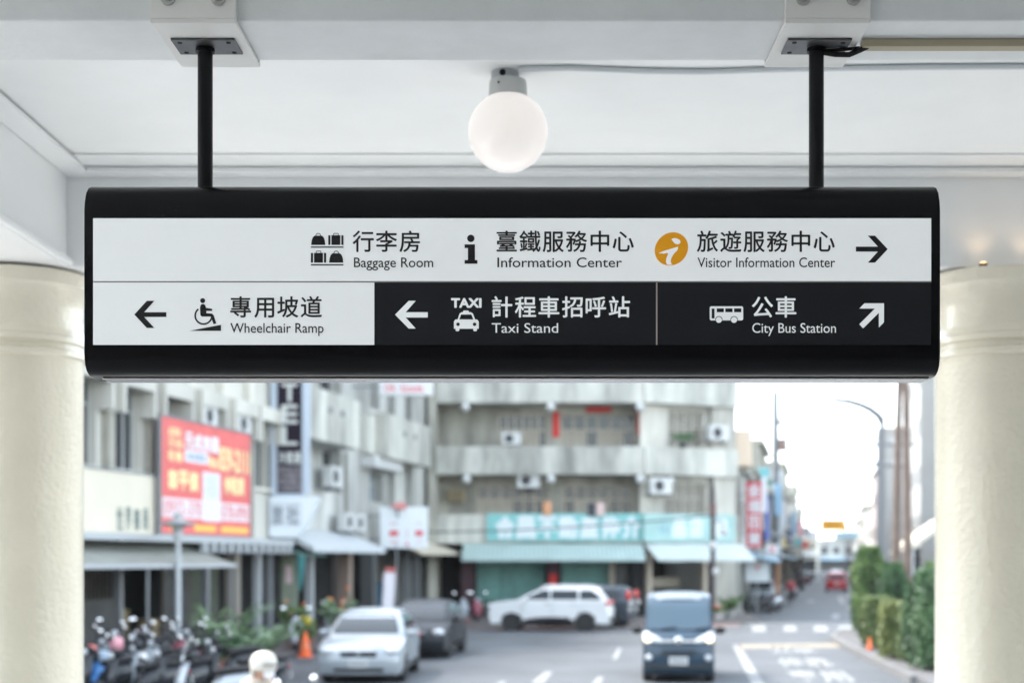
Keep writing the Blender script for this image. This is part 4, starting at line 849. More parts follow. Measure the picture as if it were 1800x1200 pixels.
# scooters
def scooter(label, loc, rz, col, seatc=BLKP, shield=False, group='scooters parked before the shops'):
    t = thing('scooter', label, 'scooter', (loc[0], loc[1], ST), rz, group)
    for x in (-.62, .62):
        q = MB(); q.lathe([(.13, -.05), (.22, -.055), (.245, -.03), (.245, .03), (.22, .055), (.13, .05)], c=(x, 0, .245), n=22, axis='y'); w_ = q.obj('wheel', TYRE, t, smooth=45)
        q = MB(); q.lathe([(.135, -.04), (.03, -.05), (.03, .05), (.135, .04)], c=(x, 0, .245), n=18, axis='y'); q.obj('rim', RIM, w_)
    def ring(x, zc, h, wd, n=14): return [(x, wd * math.copysign(abs(math.cos(a)) ** .7, math.cos(a)), zc + h * math.copysign(abs(math.sin(a)) ** .8, math.sin(a))) for a in [2 * math.pi * k / n for k in range(n)]]
    q = MB(); q.loft([ring(-.92, .66, .05, .06), ring(-.8, .62, .14, .13), ring(-.5, .55, .2, .17), ring(-.2, .5, .2, .17), ring(-.02, .42, .16, .14), ring(.05, .32, .06, .13), ring(.28, .30, .05, .14), ring(.36, .31, .05, .14)]); q.obj('body', col, t, smooth=50)
    q = MB(); rg = []
    for zz, x, d, wd in ((.30, .42, .05, .14), (.45, .47, .09, .2), (.65, .46, .11, .21), (.82, .40, .09, .17), (.93, .35, .05, .11)): rg.append([(x + d * math.cos(a) * (1 if math.cos(a) > 0 else .5), wd * math.sin(a), zz) for a in [2 * math.pi * k / 14 for k in range(14)]])
    q.loft(rg); q.obj('front_shield', col, t, smooth=50)
    q = MB(); q.loft([ring(-.9, .74, .03, .09), ring(-.7, .77, .06, .15), ring(-.3, .76, .06, .15), ring(-.02, .72, .05, .11)]); q.obj('seat', seatc, t, smooth=50)
    q = MB(); q.loft([[(x, w_, z_) for w_, z_ in ((-.07, b), (-.05, b + .05), (.05, b + .05), (.07, b))] for x, b in ((.40, .34), (.5, .44), (.62, .49), (.74, .45), (.86, .33))]); q.obj('front_mudguard', col, t, smooth=60)
    q = MB(); q.tube([(.16, -.34, .98), (.28, -.25, 1.0), (.34, 0, .97), (.28, .25, 1.0), (.16, .34, .98)], .016, 8); q.ell((.36, 0, .97), .1, .15, .08, 14, 8); hb = q.obj('handlebar', BLKP, t, smooth=60)
    q = MB(); q.ell((.44, 0, .95), .04, .09, .06, 14, 8); q.obj('headlight', LAMPG, t, smooth=60)
    q = MB(); q.ell((-.93, 0, .62), .03, .08, .04, 12, 8); q.obj('tail_light', REDL, t, smooth=60)
    for s in (-1, 1):
        q = MB(); q.tube([(.26, s * .24, 1.0), (.28, s * .30, 1.12), (.26, s * .33, 1.2)], .008, 6); mr = q.obj('mirror_stem', BLKP, t)
        q = MB(); q.ell((.27, s * .34, 1.22), .02, .075, .055, 16, 9); q.obj('mirror', CHROME, mr, smooth=60)
    q = MB(); q.tube([(-.62, .1, .25), (-.5, .12, .3), (-.2, .1, .24)], .02, 6); q.tube([(-.3, -.12, .25), (-.55, -.17, .3), (-.85, -.17, .34)], [.03, .045, .05], 8); q.obj('exhaust', GREYM, t, smooth=60)
    q = MB(); q.box(-.97, -.955, -.1, .1, .42, .54); q.obj('number_plate', WHITEP, t)
    if shield:
        q = MB(); q.loft([[(x, w_ * sc_, zz) for w_ in (-1, -.5, 0, .5, 1)] for x, zz, sc_ in ((.46, .9, .2), (.42, 1.1, .24), (.34, 1.3, .2), (.30, 1.36, .12))], cap=False, close=False); q.obj('windscreen', M('smoke_screen', (.3, .33, .35), .05, spec=1), t, smooth=60)
    return t
SCW = paint('scooter_white', (.42, .45, .47)); SCG = paint('scooter_grey', (.25, .28, .30)); SCB = paint('scooter_black', (.02, .022, .026)); SCBL = paint('scooter_blue', (.02, .16, .42)); SCR = paint('scooter_maroon', (.22, .05, .07)); SCS = paint('scooter_silver', (.42, .45, .48), metal=.3)
def gp(px, d): return ((px - CX) / F * d, d)
scs = [('bright blue scooter at the column end of the parked row', 160, 26.2, 75, SCBL, False), ('grey scooter carrying the pink helmet in the parked row', 205, 27.6, 70, SCG, False), ('black scooter with tall mirrors behind the white helmet', 250, 29.6, 80, SCB, False),
       ('grey scooter parked behind the street lamp pole in the row', 292, 27.2, 65, SCG, False), ('maroon scooter between the grey and the silver scooters', 338, 29.0, 70, SCR, False), ('silver scooter with a clear windscreen in front of the parked row', 372, 22.6, 20, SCS, True),
       ('black scooter low at the frame edge in front of the parked row', 240, 23.6, 40, SCB, False), ('black scooter parked deep under the corrugated awning', 205, 31.0, 100, SCB, False),
       ('dark scooter beside the potted palm', 345, 31.5, 75, SCB, False), ('black scooter tilted at the bottom under the coral helmet', 182, 24.6, 60, SCB, False), ('dark grey scooter low in front of the white helmet', 276, 25.4, 35, SCG, False), ('black scooter low below the street lamp pole', 312, 24.2, 55, SCB, False), ('black scooter standing behind the cream jacketed rider', 418, 25.0, 30, SCB, False), ('dark scooter between the potted palms and the rider', 398, 27.5, 50, SCB, False), ('black scooter half in shade before the dark shop cartons', 268, 31.5, 85, SCB, False),
       ('grey scooter parked by the green door of the corner', 812, 56.5, 100, SCG, False), ('red black scooter parked by the green door of the corner', 838, 57.5, 95, SCR, False),
       ('dark scooter standing under the white board past the corner building', 1330, 68.5, 10, SCB, False), ('silver scooter parked by the orange post at the street mouth', 1352, 70.5, 35, SCS, False),
       ('white scooter in the gap behind the traffic cone', 520, 38.5, 100, SCW, False), ('silver scooter at the hotel front beside the flower pots', 590, 43.5, 80, SCS, False)]
for lab, px, d, ang, cl, sh in scs: scooter(lab, gp(px, d), R(ang + 180), cl, shield=sh)
# helmets resting on scooters
def helmet(label, p, col):
    t = thing('helmet', label, 'helmet', p, R(random.uniform(0, 360)), 'helmets resting on parked scooters')
    q = MB(); q.loft([[(r_ * 1.1 * math.cos(a), r_ * math.sin(a), zz) for a in [2 * math.pi * k / 18 for k in range(18)]] for r_, zz in ((.118, -.06), (.13, -.02), (.135, .04), (.122, .1), (.09, .15), (.05, .172), (.01, .178))]); q.obj('shell', col, t, smooth=60)
    q = MB(); q.loft([[(.155 * math.cos(a) * k_, .14 * math.sin(a) * k_, zz) for a in [R(-70 + 14 * k) for k in range(11)]] for zz, k_ in ((.06, .99), (0, 1.0), (-.06, .98))], cap=False, close=False); q.obj('visor', CARGLASS, t, smooth=60)
random.seed(8)
for lab, px, py, d, c_ in (('pink helmet resting on a parked scooter', 205, 1134, 27.0, (.62, .28, .32)), ('coral red helmet next to the column edge', 159, 1149, 26.0, (.62, .13, .10)), ('grey blue helmet between the coral and pink helmets', 180, 1157, 26.4, (.30, .38, .46)), ('glossy white helmet in the middle of the scooter row', 255, 1163, 26.8, (.72, .70, .68)), ('small violet helmet on the scooter by the post', 320, 1165, 27.5, (.28, .25, .45))):
    helmet(lab, P(px, py, d), paint('helmet' + lab[:5], c_))

# ------------------------------------------------------------------ people
def skin(name, chain, edges, mat, parent, sub=2):
    me = bpy.data.meshes.new(name); me.from_pydata([c[0] for c in chain], edges, [])
    o = bpy.data.objects.new(name, me); COL.objects.link(o)
    o.modifiers.new('s', 'SKIN'); sk = o.data.skin_vertices[0].data
    for i, c in enumerate(chain): sk[i].radius = (c[1], c[2] if len(c) > 2 else c[1])
    sk[0].use_root = True
    sb = o.modifiers.new('d', 'SUBSURF'); sb.levels = sb.render_levels = sub
    bpy.context.view_layer.update(); me2 = bpy.data.meshes.new_from_object(o.evaluated_get(bpy.context.evaluated_depsgraph_get()))
    bpy.data.objects.remove(o); bpy.data.meshes.remove(me)
    for p in me2.polygons: p.use_smooth = True
    me2.name = name; o = bpy.data.objects.new(name, me2); COL.objects.link(o); me2.materials.append(mat); o.parent = parent; return o
SKIN = M('skin', (.50, .30, .21), .55)
def person(label, loc, rz, J, topm, legm, hairm, helmetm=None, mask=False, sleeve=True):
    """J: joints in metres in local space (x forward, y to the person's own left)."""
    t = thing('person', label, 'person', loc, rz)
    V = {k: Vector(v) for k, v in J.items()}
    hd = V['head']; ch, ed = [], []
    def add(p, r, r2=None, link=None):
        ch.append((tuple(p), r, r2 or r)); i = len(ch) - 1
        if link is not None: ed.append((link, i))
        return i
    pel = add(V['pelvis'], .135, .11); wa = add(V['pelvis'].lerp(V['chest'], .5), .125, .1, pel); cs = add(V['chest'], .145, .11, wa); nk = add(V['neck'], .055, .055, cs)
    nk2 = add(V['neck'].lerp(hd, .45), .052, .052, nk); h1 = add(hd + Vector((.01, 0, -.05)), .075, .085, nk2); h2 = add(hd + Vector((0, 0, .02)), .085, .1, h1); add(hd + Vector((-.005, 0, .085)), .06, .07, h2)
    for s in ('l', 'r'):
        sh = add(V['sho_' + s], .062, .062, cs); el = add(V['elb_' + s], .045, .045, sh); wr = add(V['wri_' + s], .03, .03, el)
        d = (V['wri_' + s] - V['elb_' + s]).normalized(); palm = add(V['wri_' + s] + d * .055, .032, .02, wr)
        side = d.cross(Vector((0, 0, 1))).normalized() if abs(d.z) < .9 else Vector((1, 0, 0)); base = V['wri_' + s] + d * .085
        dn = d.cross(side).normalized()
        for k, (off, ln) in enumerate(((-.03, .07), (-.011, .08), (.011, .075), (.03, .06))):
            a = add(base + side * off, .0095, .0095, palm); b = add(base + side * off * 1.1 + d * ln * .5 + dn * .008, .0085, .0085, a); add(base + side * off * 1.1 + d * ln * .85 + dn * .03, .007, .007, b)
        a = add(V['wri_' + s] + d * .035 - side * .035, .011, .011, palm); add(V['wri_' + s] + d * .075 - side * .058 + dn * .015, .009, .009, a)
        hp = add(V['hip_' + s], .09, .09, pel); kn = add(V['kne_' + s], .06, .06, hp); an = add(V['ank_' + s], .038, .038, kn); add(V['ank_' + s] + Vector((.13, 0, -.05)), .035, .028, an)
    skin('body', ch, ed, SKIN, t)
    # face
    q = MB()
    for s in (-1, 1): q.ell(tuple(hd + Vector((.088, s * .034, .012))), .008, .014, .008, 10, 6)
    q.obj('eyes', M('eye_dark', (.02, .015, .012), .3), t, smooth=60)
    q = MB(); q.loft([[tuple(hd + Vector((x + dx, y, zz))) for dx, y in ((0, -w_), (.02 + b, 0), (0, w_))] for x, zz, w_, b in ((.082, .015, .009, -.01), (.086, -.02, .014, .012), (.08, -.035, .017, .004))]); q.obj('nose', SKIN, t, smooth=60)
    q = MB(); q.ell(tuple(hd + Vector((.083, 0, -.062))), .008, .026, .007, 10, 6); q.obj('mouth', M('lips', (.35, .13, .10), .5), t, smooth=60)
    q = MB()
    for s in (-1, 1): q.ell(tuple(hd + Vector((0, s * .098, -.005))), .025, .012, .035, 10, 6)
    q.obj('ears', SKIN, t, smooth=60)
    # clothes
    c2, e2 = [], []
    def a2(p, r, r2=None, link=None):
        c2.append((tuple(p), r, r2 or r)); i = len(c2) - 1
        if link is not None: e2.append((link, i))
        return i
    p0 = a2(V['pelvis'] + Vector((0, 0, .0)), .165, .135); w1 = a2(V['pelvis'].lerp(V['chest'], .5), .16, .13, p0); c1 = a2(V['chest'], .175, .135, w1); a2(V['neck'] + Vector((0, 0, -.01)), .075, .075, c1)
    for s in ('l', 'r'):
        sh = a2(V['sho_' + s], .085, .085, c1); el = a2(V['elb_' + s], .066, .066, sh); a2(V['wri_' + s].lerp(V['elb_' + s], .08), .045, .045, el)
    skin('jacket', c2, e2, topm, t)
    c2.clear(); e2.clear(); p0 = a2(V['pelvis'] + Vector((0, 0, -.02)), .155, .13)
    for s in ('l', 'r'):
        hp = a2(V['hip_' + s], .108, .108, p0); kn = a2(V['kne_' + s], .078, .078, hp); a2(V['ank_' + s] + Vector((0, 0, .02)), .055, .055, kn)
    skin('trousers', c2, e2, legm, t)
    q = MB()
    for s in ('l', 'r'):
        a = V['ank_' + s]; q.loft([[(a.x + x, a.y + w_ * math.cos(k), a.z - .085 + h * max(0, math.sin(k)) ) for k in [math.pi * i / 8 for i in range(9)]] for x, w_, h in ((-.08, .035, .07), (-.04, .045, .12), (.04, .048, .1), (.12, .048, .07), (.19, .03, .04))])
    q.obj('shoes', M('shoe_dark', (.03, .03, .035), .6), t, smooth=50)
    if helmetm:
        q = MB(); q.loft([[tuple(hd + Vector((r_ * 1.08 * math.cos(a) - .012, r_ * math.sin(a), zz))) for a in [2 * math.pi * k / 20 for k in range(20)]] for r_, zz in ((.128, -.02), (.138, .03), (.138, .08), (.12, .13), (.085, .165), (.045, .183), (.008, .188))])
        q.loft([[tuple(hd + Vector((x, y, zz))) for x, y in ((-.14, -.06), (-.148, 0), (-.14, .06), (-.09, .1), (-.07, 0), (-.09, -.1))] for zz in (-.08, -.03, .03)]); q.obj('helmet', helmetm, t, smooth=50)
        q = MB(); q.loft([[tuple(hd + Vector((.15 * math.cos(a) - .01, .138 * math.sin(a), zz))) for a in [R(-60 + 12 * k) for k in range(11)]] for zz in (.05, .035)], cap=False, close=False); q.obj('visor', BLKP, t)
    else:
        q = MB(); q.loft([[tuple(hd + Vector((r_ * 1.1 * math.cos(a) - .018, r_ * math.sin(a), zz - (.05 if math.cos(a) < 0 else 0)))) for a in [2 * math.pi * k / 18 for k in range(18)]] for r_, zz in ((.1, .0), (.112, .045), (.108, .08), (.08, .115), (.03, .135))]); q.obj('hair', hairm, t, smooth=60)
    if mask:
        q = MB(); q.loft([[tuple(hd + Vector((.1 * math.cos(a) + .012, .088 * math.sin(a), zz))) for a in [R(-70 + 14 * k) for k in range(11)]] for zz in (-.01, -.05, -.09)], cap=False, close=False); q.obj('face_mask', M('mask_white', (.72, .72, .74), .8), t, smooth=60)
    return t
def standing(h, stride=.18, swing=.12):
    k = h / 1.72
    J = dict(pelvis=(0, 0, .95), chest=(.01, 0, 1.28), neck=(.0, 0, 1.46), head=(.03, 0, 1.60), hip_l=(0, .09, .9), hip_r=(0, -.09, .9), kne_l=(stride * .6 + .04, .09, .5), kne_r=(-stride * .2, -.09, .5), ank_l=(stride, .09, .09), ank_r=(-stride * 1.1, -.09, .11),
             sho_l=(0, .19, 1.39), sho_r=(0, -.19, 1.39), elb_l=(-swing, .24, 1.12), elb_r=(swing * .4, -.24, 1.12), wri_l=(-swing * .6, .24, .88), wri_r=(swing * 1.4, -.22, .9))
    return {a: tuple(c * k for c in v) for a, v in J.items()}
HAIR = M('hair_dark', (.015, .013, .012), .6)
person('pedestrian in a dark red coat walking on the far street', (*gp(1390, 83), ST), math.atan2(-.98, -.2), standing(1.5), M('coat_red', (.28, .03, .045), .85), M('trousers_dark', (.03, .03, .04), .8), HAIR)
person('pedestrian in dark clothes farther down the street', (*gp(1406, 128), ST), math.atan2(-.98, -.1), standing(1.78), M('jacket_dark', (.05, .06, .08), .85), M('trousers_dark', (.03, .03, .04)), HAIR)
rx, ry = -2.76, 15.25
J = dict(pelvis=(-.30, 0, .86), chest=(-.24, 0, 1.12), neck=(-.20, 0, 1.24), head=(-.13, 0, 1.345), hip_l=(-.24, .1, .84), hip_r=(-.24, -.1, .84), kne_l=(.14, .15, .72), kne_r=(.14, -.15, .72), ank_l=(.18, .12, .42), ank_r=(.18, -.12, .42),
         sho_l=(-.22, .18, 1.17), sho_r=(-.22, -.18, 1.17), elb_l=(-.06, .27, .98), elb_r=(-.06, -.27, .98), wri_l=(.1, .33, .99), wri_r=(.1, -.33, .99))
person('scooter rider in a cream jacket with white helmet and face mask', (rx, ry, ST), R(-25), J, M('jacket_cream', (.46, .39, .32), .85), M('trousers_dark', (.03, .03, .04)), HAIR, M('helmet_cream', (.52, .49, .43), .35), True)
scooter('dark scooter ridden by the person in the white helmet', (rx, ry), R(-25), SCB, group='ridden scooter')
# ------------------------------------------------------------------ plants
def leafcloud(q, pts, size, rnd, n=1):
    for p in pts:
        a, b = rnd.uniform(0, 6.28), rnd.uniform(-1, 1); nrm = Vector((math.cos(a) * math.sqrt(1 - b * b), math.sin(a) * math.sqrt(1 - b * b), b * .8 + .3)).normalized()
        u = nrm.orthogonal().normalized(); v = nrm.cross(u); e = size * rnd.uniform(.6, 1.4)
        q.quad(p + u * e, p + v * e * .55, p - u * e, p - v * e * .55)
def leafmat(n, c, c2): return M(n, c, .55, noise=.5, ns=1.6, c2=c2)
def hedge(label, c, sx_, sy_, h, mat, seed, rounding=.3, n=10000, group='clipped shrubs on the island', top=None):
    rnd = random.Random(seed); t = thing('hedge_shrub', label, 'shrub', (c[0], c[1], ST + .14), 0, group)
    q = MB(); q.lathe([(.08, 0), (.06, h * .5), (.03, h * .8)], n=8); q.obj('trunk', M('bark', (.10, .075, .055), .9), t)
    q = MB(); pts = []
    def shp(th, zf):                               # rounded super-ellipse outline with lumps
        k = 1 - rounding * max(0, zf - .75) / .25 * .5 - .12 * max(0, .2 - zf) / .2
        lump = 1 + .08 * math.sin(3 * th + seed) * math.sin(5 * zf + seed) + .05 * math.sin(7 * th + 9 * zf)
        ct, st_ = math.cos(th), math.sin(th); e = .55
        return Vector((sx_ * math.copysign(abs(ct) ** e, ct), sy_ * math.copysign(abs(st_) ** e, st_), 0)) * k * lump
    for i in range(n):
        th = rnd.uniform(0, 6.283); zf = rnd.random() ** .9; r = 1 - abs(rnd.gauss(0, .13))
        if rnd.random() < .25: zf = 1 - abs(rnd.gauss(0, .03)); r = math.sqrt(rnd.random())
        p = shp(th, zf) * r; pts.append(Vector((p.x, p.y, .08 + zf * (h - .08) + rnd.gauss(0, .03))))
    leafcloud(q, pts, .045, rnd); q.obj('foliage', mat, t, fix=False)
    q = MB(); q.loft([[tuple(shp(2 * math.pi * k / 20, zf) * .82 + Vector((0, 0, .1 + zf * (h - .25)))) for k in range(20)] for zf in (0, .3, .6, .85, .98)]); q.obj('shade_core', M('shade_core_green', (.018, .028, .014), .9), t)  # solid near-black core, coloured for the shade behind the outer leaves
    return t
G1 = leafmat('leaf_mid_green', (.13, .21, .06), (.035, .075, .025)); G2 = leafmat('leaf_deep_green', (.09, .17, .07), (.025, .06, .03)); G3 = leafmat('leaf_light_green', (.17, .215, .085), (.07, .11, .04)); G4 = leafmat('leaf_yellow_green', (.24, .26, .10), (.11, .15, .05))
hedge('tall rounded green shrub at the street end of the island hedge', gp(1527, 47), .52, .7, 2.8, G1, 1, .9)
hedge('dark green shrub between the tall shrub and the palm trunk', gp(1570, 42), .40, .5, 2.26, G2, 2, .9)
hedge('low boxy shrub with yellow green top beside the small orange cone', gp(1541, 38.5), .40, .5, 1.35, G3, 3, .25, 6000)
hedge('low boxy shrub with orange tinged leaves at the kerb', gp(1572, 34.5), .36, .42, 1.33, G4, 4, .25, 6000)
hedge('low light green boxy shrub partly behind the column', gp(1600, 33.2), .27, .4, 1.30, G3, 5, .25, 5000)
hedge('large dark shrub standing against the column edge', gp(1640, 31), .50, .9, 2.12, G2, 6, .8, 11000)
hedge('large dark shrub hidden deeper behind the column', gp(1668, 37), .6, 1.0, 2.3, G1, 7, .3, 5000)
def palm(label, c, h, lean, seed):
    rnd = random.Random(seed); t = thing('palm_tree', label, 'palm tree', (c[0], c[1], ST + .14), 0, 'slim palms by the island')
    pts = [(lean * (i / 10) ** 2, 0, h * i / 10) for i in range(11)]; q = MB(); q.tube(pts, [.13 - .045 * i / 10 + .008 * (i % 2) for i in range(11)], 10); q.obj('trunk', M('palm_bark', (.17, .125, .10), .9, noise=.35, ns=5), t, smooth=60)
    q = MB(); top = Vector(pts[-1])
    for k in range(14):
        a = 6.283 * k / 14 + rnd.uniform(-.2, .2); el = rnd.uniform(.1, 1.0); dr = Vector((math.cos(a), math.sin(a), 0)); pr = top.copy()
        for j in range(12):
            f = j / 11; p = top + dr * (2.1 * f) + Vector((0, 0, el * 1.6 * f - 1.9 * f * f)); sd_ = Vector((-dr.y, dr.x, 0)); ln = .55 * math.sin(math.pi * (.12 + .85 * f))
            for s in (-1, 1): q.quad(p, p + sd_ * s * ln + dr * .12 + Vector((0, 0, -.18)), p + dr * .07)
            pr = p
    q.obj('crown', G1, t, fix=False)
palm('slim brown palm trunk on the street side behind the hedge', gp(1575, 43.5), 9.2, .15, 1)
palm('slim brown palm trunk nearer the white building behind the hedge', gp(1596, 42.5), 9.6, -.1, 2)
def potted(label, c, h, seed, flowers=None, wide=.6, mat=None, pot=(.30, .12, .08), n=16):
    rnd = random.Random(seed); t = thing('potted_plant', label, 'plant', (c[0], c[1], ST + (.12 if c[1] < 56 else .1)), 0, 'potted plants before the shops')
    q = MB(); q.lathe([(.15, 0), (.21, .3), (.23, .3), (.23, .34), (.19, .34), (.17, .28)], n=16); q.obj('pot', M('pot%d' % seed, pot, .7), t, smooth=40)
    q = MB()
    for k in range(n):
        a = rnd.uniform(0, 6.283); dr = Vector((math.cos(a), math.sin(a), 0)); L_ = rnd.uniform(.6, 1.0) * wide; up = rnd.uniform(.5, 1.0) * h
        sd_ = Vector((-dr.y, dr.x, 0))
        for j in range(1, 10):
            f = j / 9; p = dr * L_ * f + Vector((0, 0, .3 + up * (1.5 * f - .75 * f * f))); ln = .24 * math.sin(math.pi * (.15 + .8 * f))
            for s in (-1, 1): q.quad(p, p + sd_ * s * ln * .5 + dr * .03 + Vector((0, 0, .02)), p + sd_ * s * ln + dr * .1 + Vector((0, 0, -.07)), p + dr * .07)
    q.obj('leaves', mat or G1, t, fix=False)
    if flowers:
        q = MB()
        for k in range(9): q.ell((rnd.gauss(0, wide * .3), rnd.gauss(0, wide * .3), .3 + h * rnd.uniform(.3, .9)), .05, .05, .045, 8, 5)
        q.obj('flowers', M('flower%d' % seed, flowers, .6), t)
GP = leafmat('leaf_palm_pale', (.24, .33, .19), (.10, .17, .09))
potted('tall feathery potted palm beside the parked scooters', gp(400, 31.5), 1.55, 11, None, .95, GP, n=22)
potted('wide feathery potted palm in front of the olive shop front', gp(455, 31), 1.0, 12, None, .95, GP, n=20)
potted('low dark leaved potted plant below the tall palm', gp(378, 29.5), .75, 13, None, .7, G2)
potted('potted plant with orange flowers behind the silver sedan', gp(592, 41), 1.5, 14, (.65, .18, .03), .65, GP, n=20)
potted('sparse potted plant with small orange flowers near the sage wall', gp(514, 40), 1.1, 15, (.6, .2, .05), .5, G1)
potted('bushy potted plant by the pillar of the corner building', gp(1283, 60), .95, 16, None, .7, G1, (.25, .25, .24))
potted('small potted plant with red flowers by the corner kerb', gp(1262, 58), .35, 17, (.55, .08, .06), .3, G1, (.4, .38, .36))
potted('yellow topped potted shrub behind the traffic cone', gp(537, 37.2), .75, 18, (.62, .52, .06), .28, G3)
for i, px in enumerate((852, 872, 893, 915)): potted(['dark potted plant first in the row before the teal shutter', 'dark potted plant second in the row before the teal shutter', 'dark potted plant third in the row before the teal shutter', 'dark potted plant last in the row before the teal shutter'][i], gp(px, 60.5), .55, 20 + i, None, .45, G2, (.06, .06, .06))
# ------------------------------------------------------------------ street furniture
ORANGE = M('cone_orange', (.80, .13, .025), .5)
for lab, px, d, h in (('orange traffic cone on the paving beside the silver sedan', 537, 35.2, .62), ('small orange traffic cone at the foot of the low island shrub', 1529, 37.6, .34)):
    t = thing('traffic_cone', lab, 'traffic cone', (*gp(px, d), ST + (.12 if px < 900 else .14)), R(12), 'traffic cones'); k = h / .62
    if px < 900: t.location.z = ST + .12
    q = MB(); q.lathe([(.145 * k, .03 * k), (.035 * k, .6 * k), (.02 * k, .62 * k)], n=24); q.obj('cone', ORANGE, t, smooth=40)
    q = MB(); q.box(-.18 * k, .18 * k, -.18 * k, .18 * k, 0, .03 * k); q.obj('base', BLKP if px > 900 else ORANGE, t, bevel=.006)
    q = MB(); q.lathe([(.11 * k, .22 * k), (.085 * k, .36 * k)], n=24, cap=False); q.obj('band', M('cone_band', (.75, .2, .08), .4), t)
t = thing('street_lamp', 'grey street lamp with flat dish shade in front of the red advert', 'street lamp', (*gp(313, 34), ST), 0)
q = MB(); q.lathe([(.11, 0), (.11, .6), (.075, .65), (.065, 2.9), (.06, 3.3)], n=16); q.obj('pole', PALEM, t, smooth=40)
q = MB(); q.lathe([(.12, 3.2), (.14, 3.3), (.40, 3.36), (.42, 3.40), (.2, 3.46), (.1, 3.5), (.1, 3.62), (.04, 3.66)], n=28); q.obj('lamp_shade', M('lamp_shade_white', (.33, .345, .35), .4), t, smooth=35)
q = MB(); q.lathe([(.11, 3.0), (.13, 3.1), (.11, 3.19)], n=20); q.obj('lamp_globe', PALEM, t, smooth=60)
t = thing('globe_street_lamp', 'dark post with three white globe lamps before the corner building', 'street lamp', (*gp(1253, 58.6), ST + .1), 0)
q = MB(); q.tube([(0, 0, 0), (0, 0, 5.2), (0, 0, 5.9)], [.12, .10, .03], 10); q.tube([(0, 0, 3.9), (.3, 0, 4.1), (.45, 0, 3.75)], .03, 8); q.obj('post', M('dark_bronze', (.05, .04, .042), .5), t, smooth=60)
for x, zz, r_ in ((.48, 3.62, .17), (0, 3.02, .19), (.1, 1.95, .15)): q = MB(); q.ell((x, -.05 if x < .3 else 0, zz), r_, r_, r_, 18, 10); q.obj('lamp_globe', WHITEP, t, smooth=60)
q = MB(); q.box(-.12, .12, -.1, .1, 4.2, 4.75); q.obj('signal_box', M('maroon_box', (.12, .05, .05), .5), t)
def upole(label, px, d, h, r_, mat, arms=(), cat='utility pole', top=None, lamp=None):
    t = thing('utility_pole' if not lamp else 'arm_street_lamp', label, cat if not lamp else 'street lamp', (*gp(px, d), ST), 0)
    q = MB(); q.tube([(0, 0, 0), (0, 0, h * .5), (0, 0, h)], [r_, r_ * .85, r_ * .65], 12); q.obj('pole', mat, t, smooth=60)
    for x0, x1, zz in arms:
        q = MB(); q.box(x0, x1, -.09, .09, zz - .07, zz + .07); a = q.obj('crossarm', mat, t); q = MB()
        for i in range(4): x = x0 + (x1 - x0) * (i + .5) / 4; q.lathe([(.05, zz + .071), (.09, zz + .13), (.05, zz + .2), (.09, zz + .26), (.03, zz + .32)], c=(x, 0, 0), n=10)
        q.obj('insulator', M('insulator_grey', (.45, .46, .46), .4), a, smooth=60)
    if top: top(t)
    if lamp:
        lx, lz = lamp; q = MB(); q.tube([(0, 0, h - .3), (lx * .08, 0, h + .02), (lx * .25, 0, h + (lz - h) * .42), (lx * .45, 0, h + (lz - h) * .7), (lx * .7, 0, h + (lz - h) * .92), (lx, 0, lz)], [.17, .17, .16, .15, .14, .12], 8); q.obj('arm', mat, t, smooth=60)
        q = MB(); q.loft([[(lx + x, w_ * math.cos(a), lz + h_ * math.sin(a)) for a in [2 * math.pi * k / 10 for k in range(10)]] for x, w_, h_ in ((.1, .06, .05), (-.2, .15, .09), (-.6, .16, .09), (-.8, .06, .03))]); q.obj('lamp_head', mat, t, smooth=60)
    return t
PG = M('pole_grey', (.15, .155, .16), .6)
def xfm(t):
    q = MB(); q.lathe([(.28, 10.2), (.3, 10.3), (.3, 11.0), (.2, 11.1)], c=(.55, 0, 0), n=16); q.obj('transformer', M('transformer_brown', (.25, .17, .15), .6), t, smooth=40)
    q = MB(); q.box(-.25, .45, -.2, .2, 3.2, 8.8); q.obj('cable_box', M('cable_box_pale', (.50, .56, .60), .6), t)
upole('tall grey utility pole with transformer past the corner building', 1363, 100, 14.4, .36, PG, ((-.1, 2.9, 12.1), (.3, 1.9, 11.4)), top=xfm)
upole('grey street lamp with long curved arm on the white building side', 1551, 62, 8.8, .18, PG, (), lamp=(-2.1, 9.5))
upole('grey utility pole with dark crossarms behind the palm trunks', 1544, 75, 9.5, .13, PG, ((-1.2, 2.0, 8.6), (-.4, 1.6, 7.5)))
upole('thin distant utility pole with light crossarm mid street', 1409, 190, 11, .16, PG, ((-1.6, 1.6, 10.4),))
upole('distant dark utility pole before the pale pink building', 1495, 150, 10.5, .17, M('pole_brown', (.20, .15, .14), .8), ((-.8, 1.3, 9.9),))
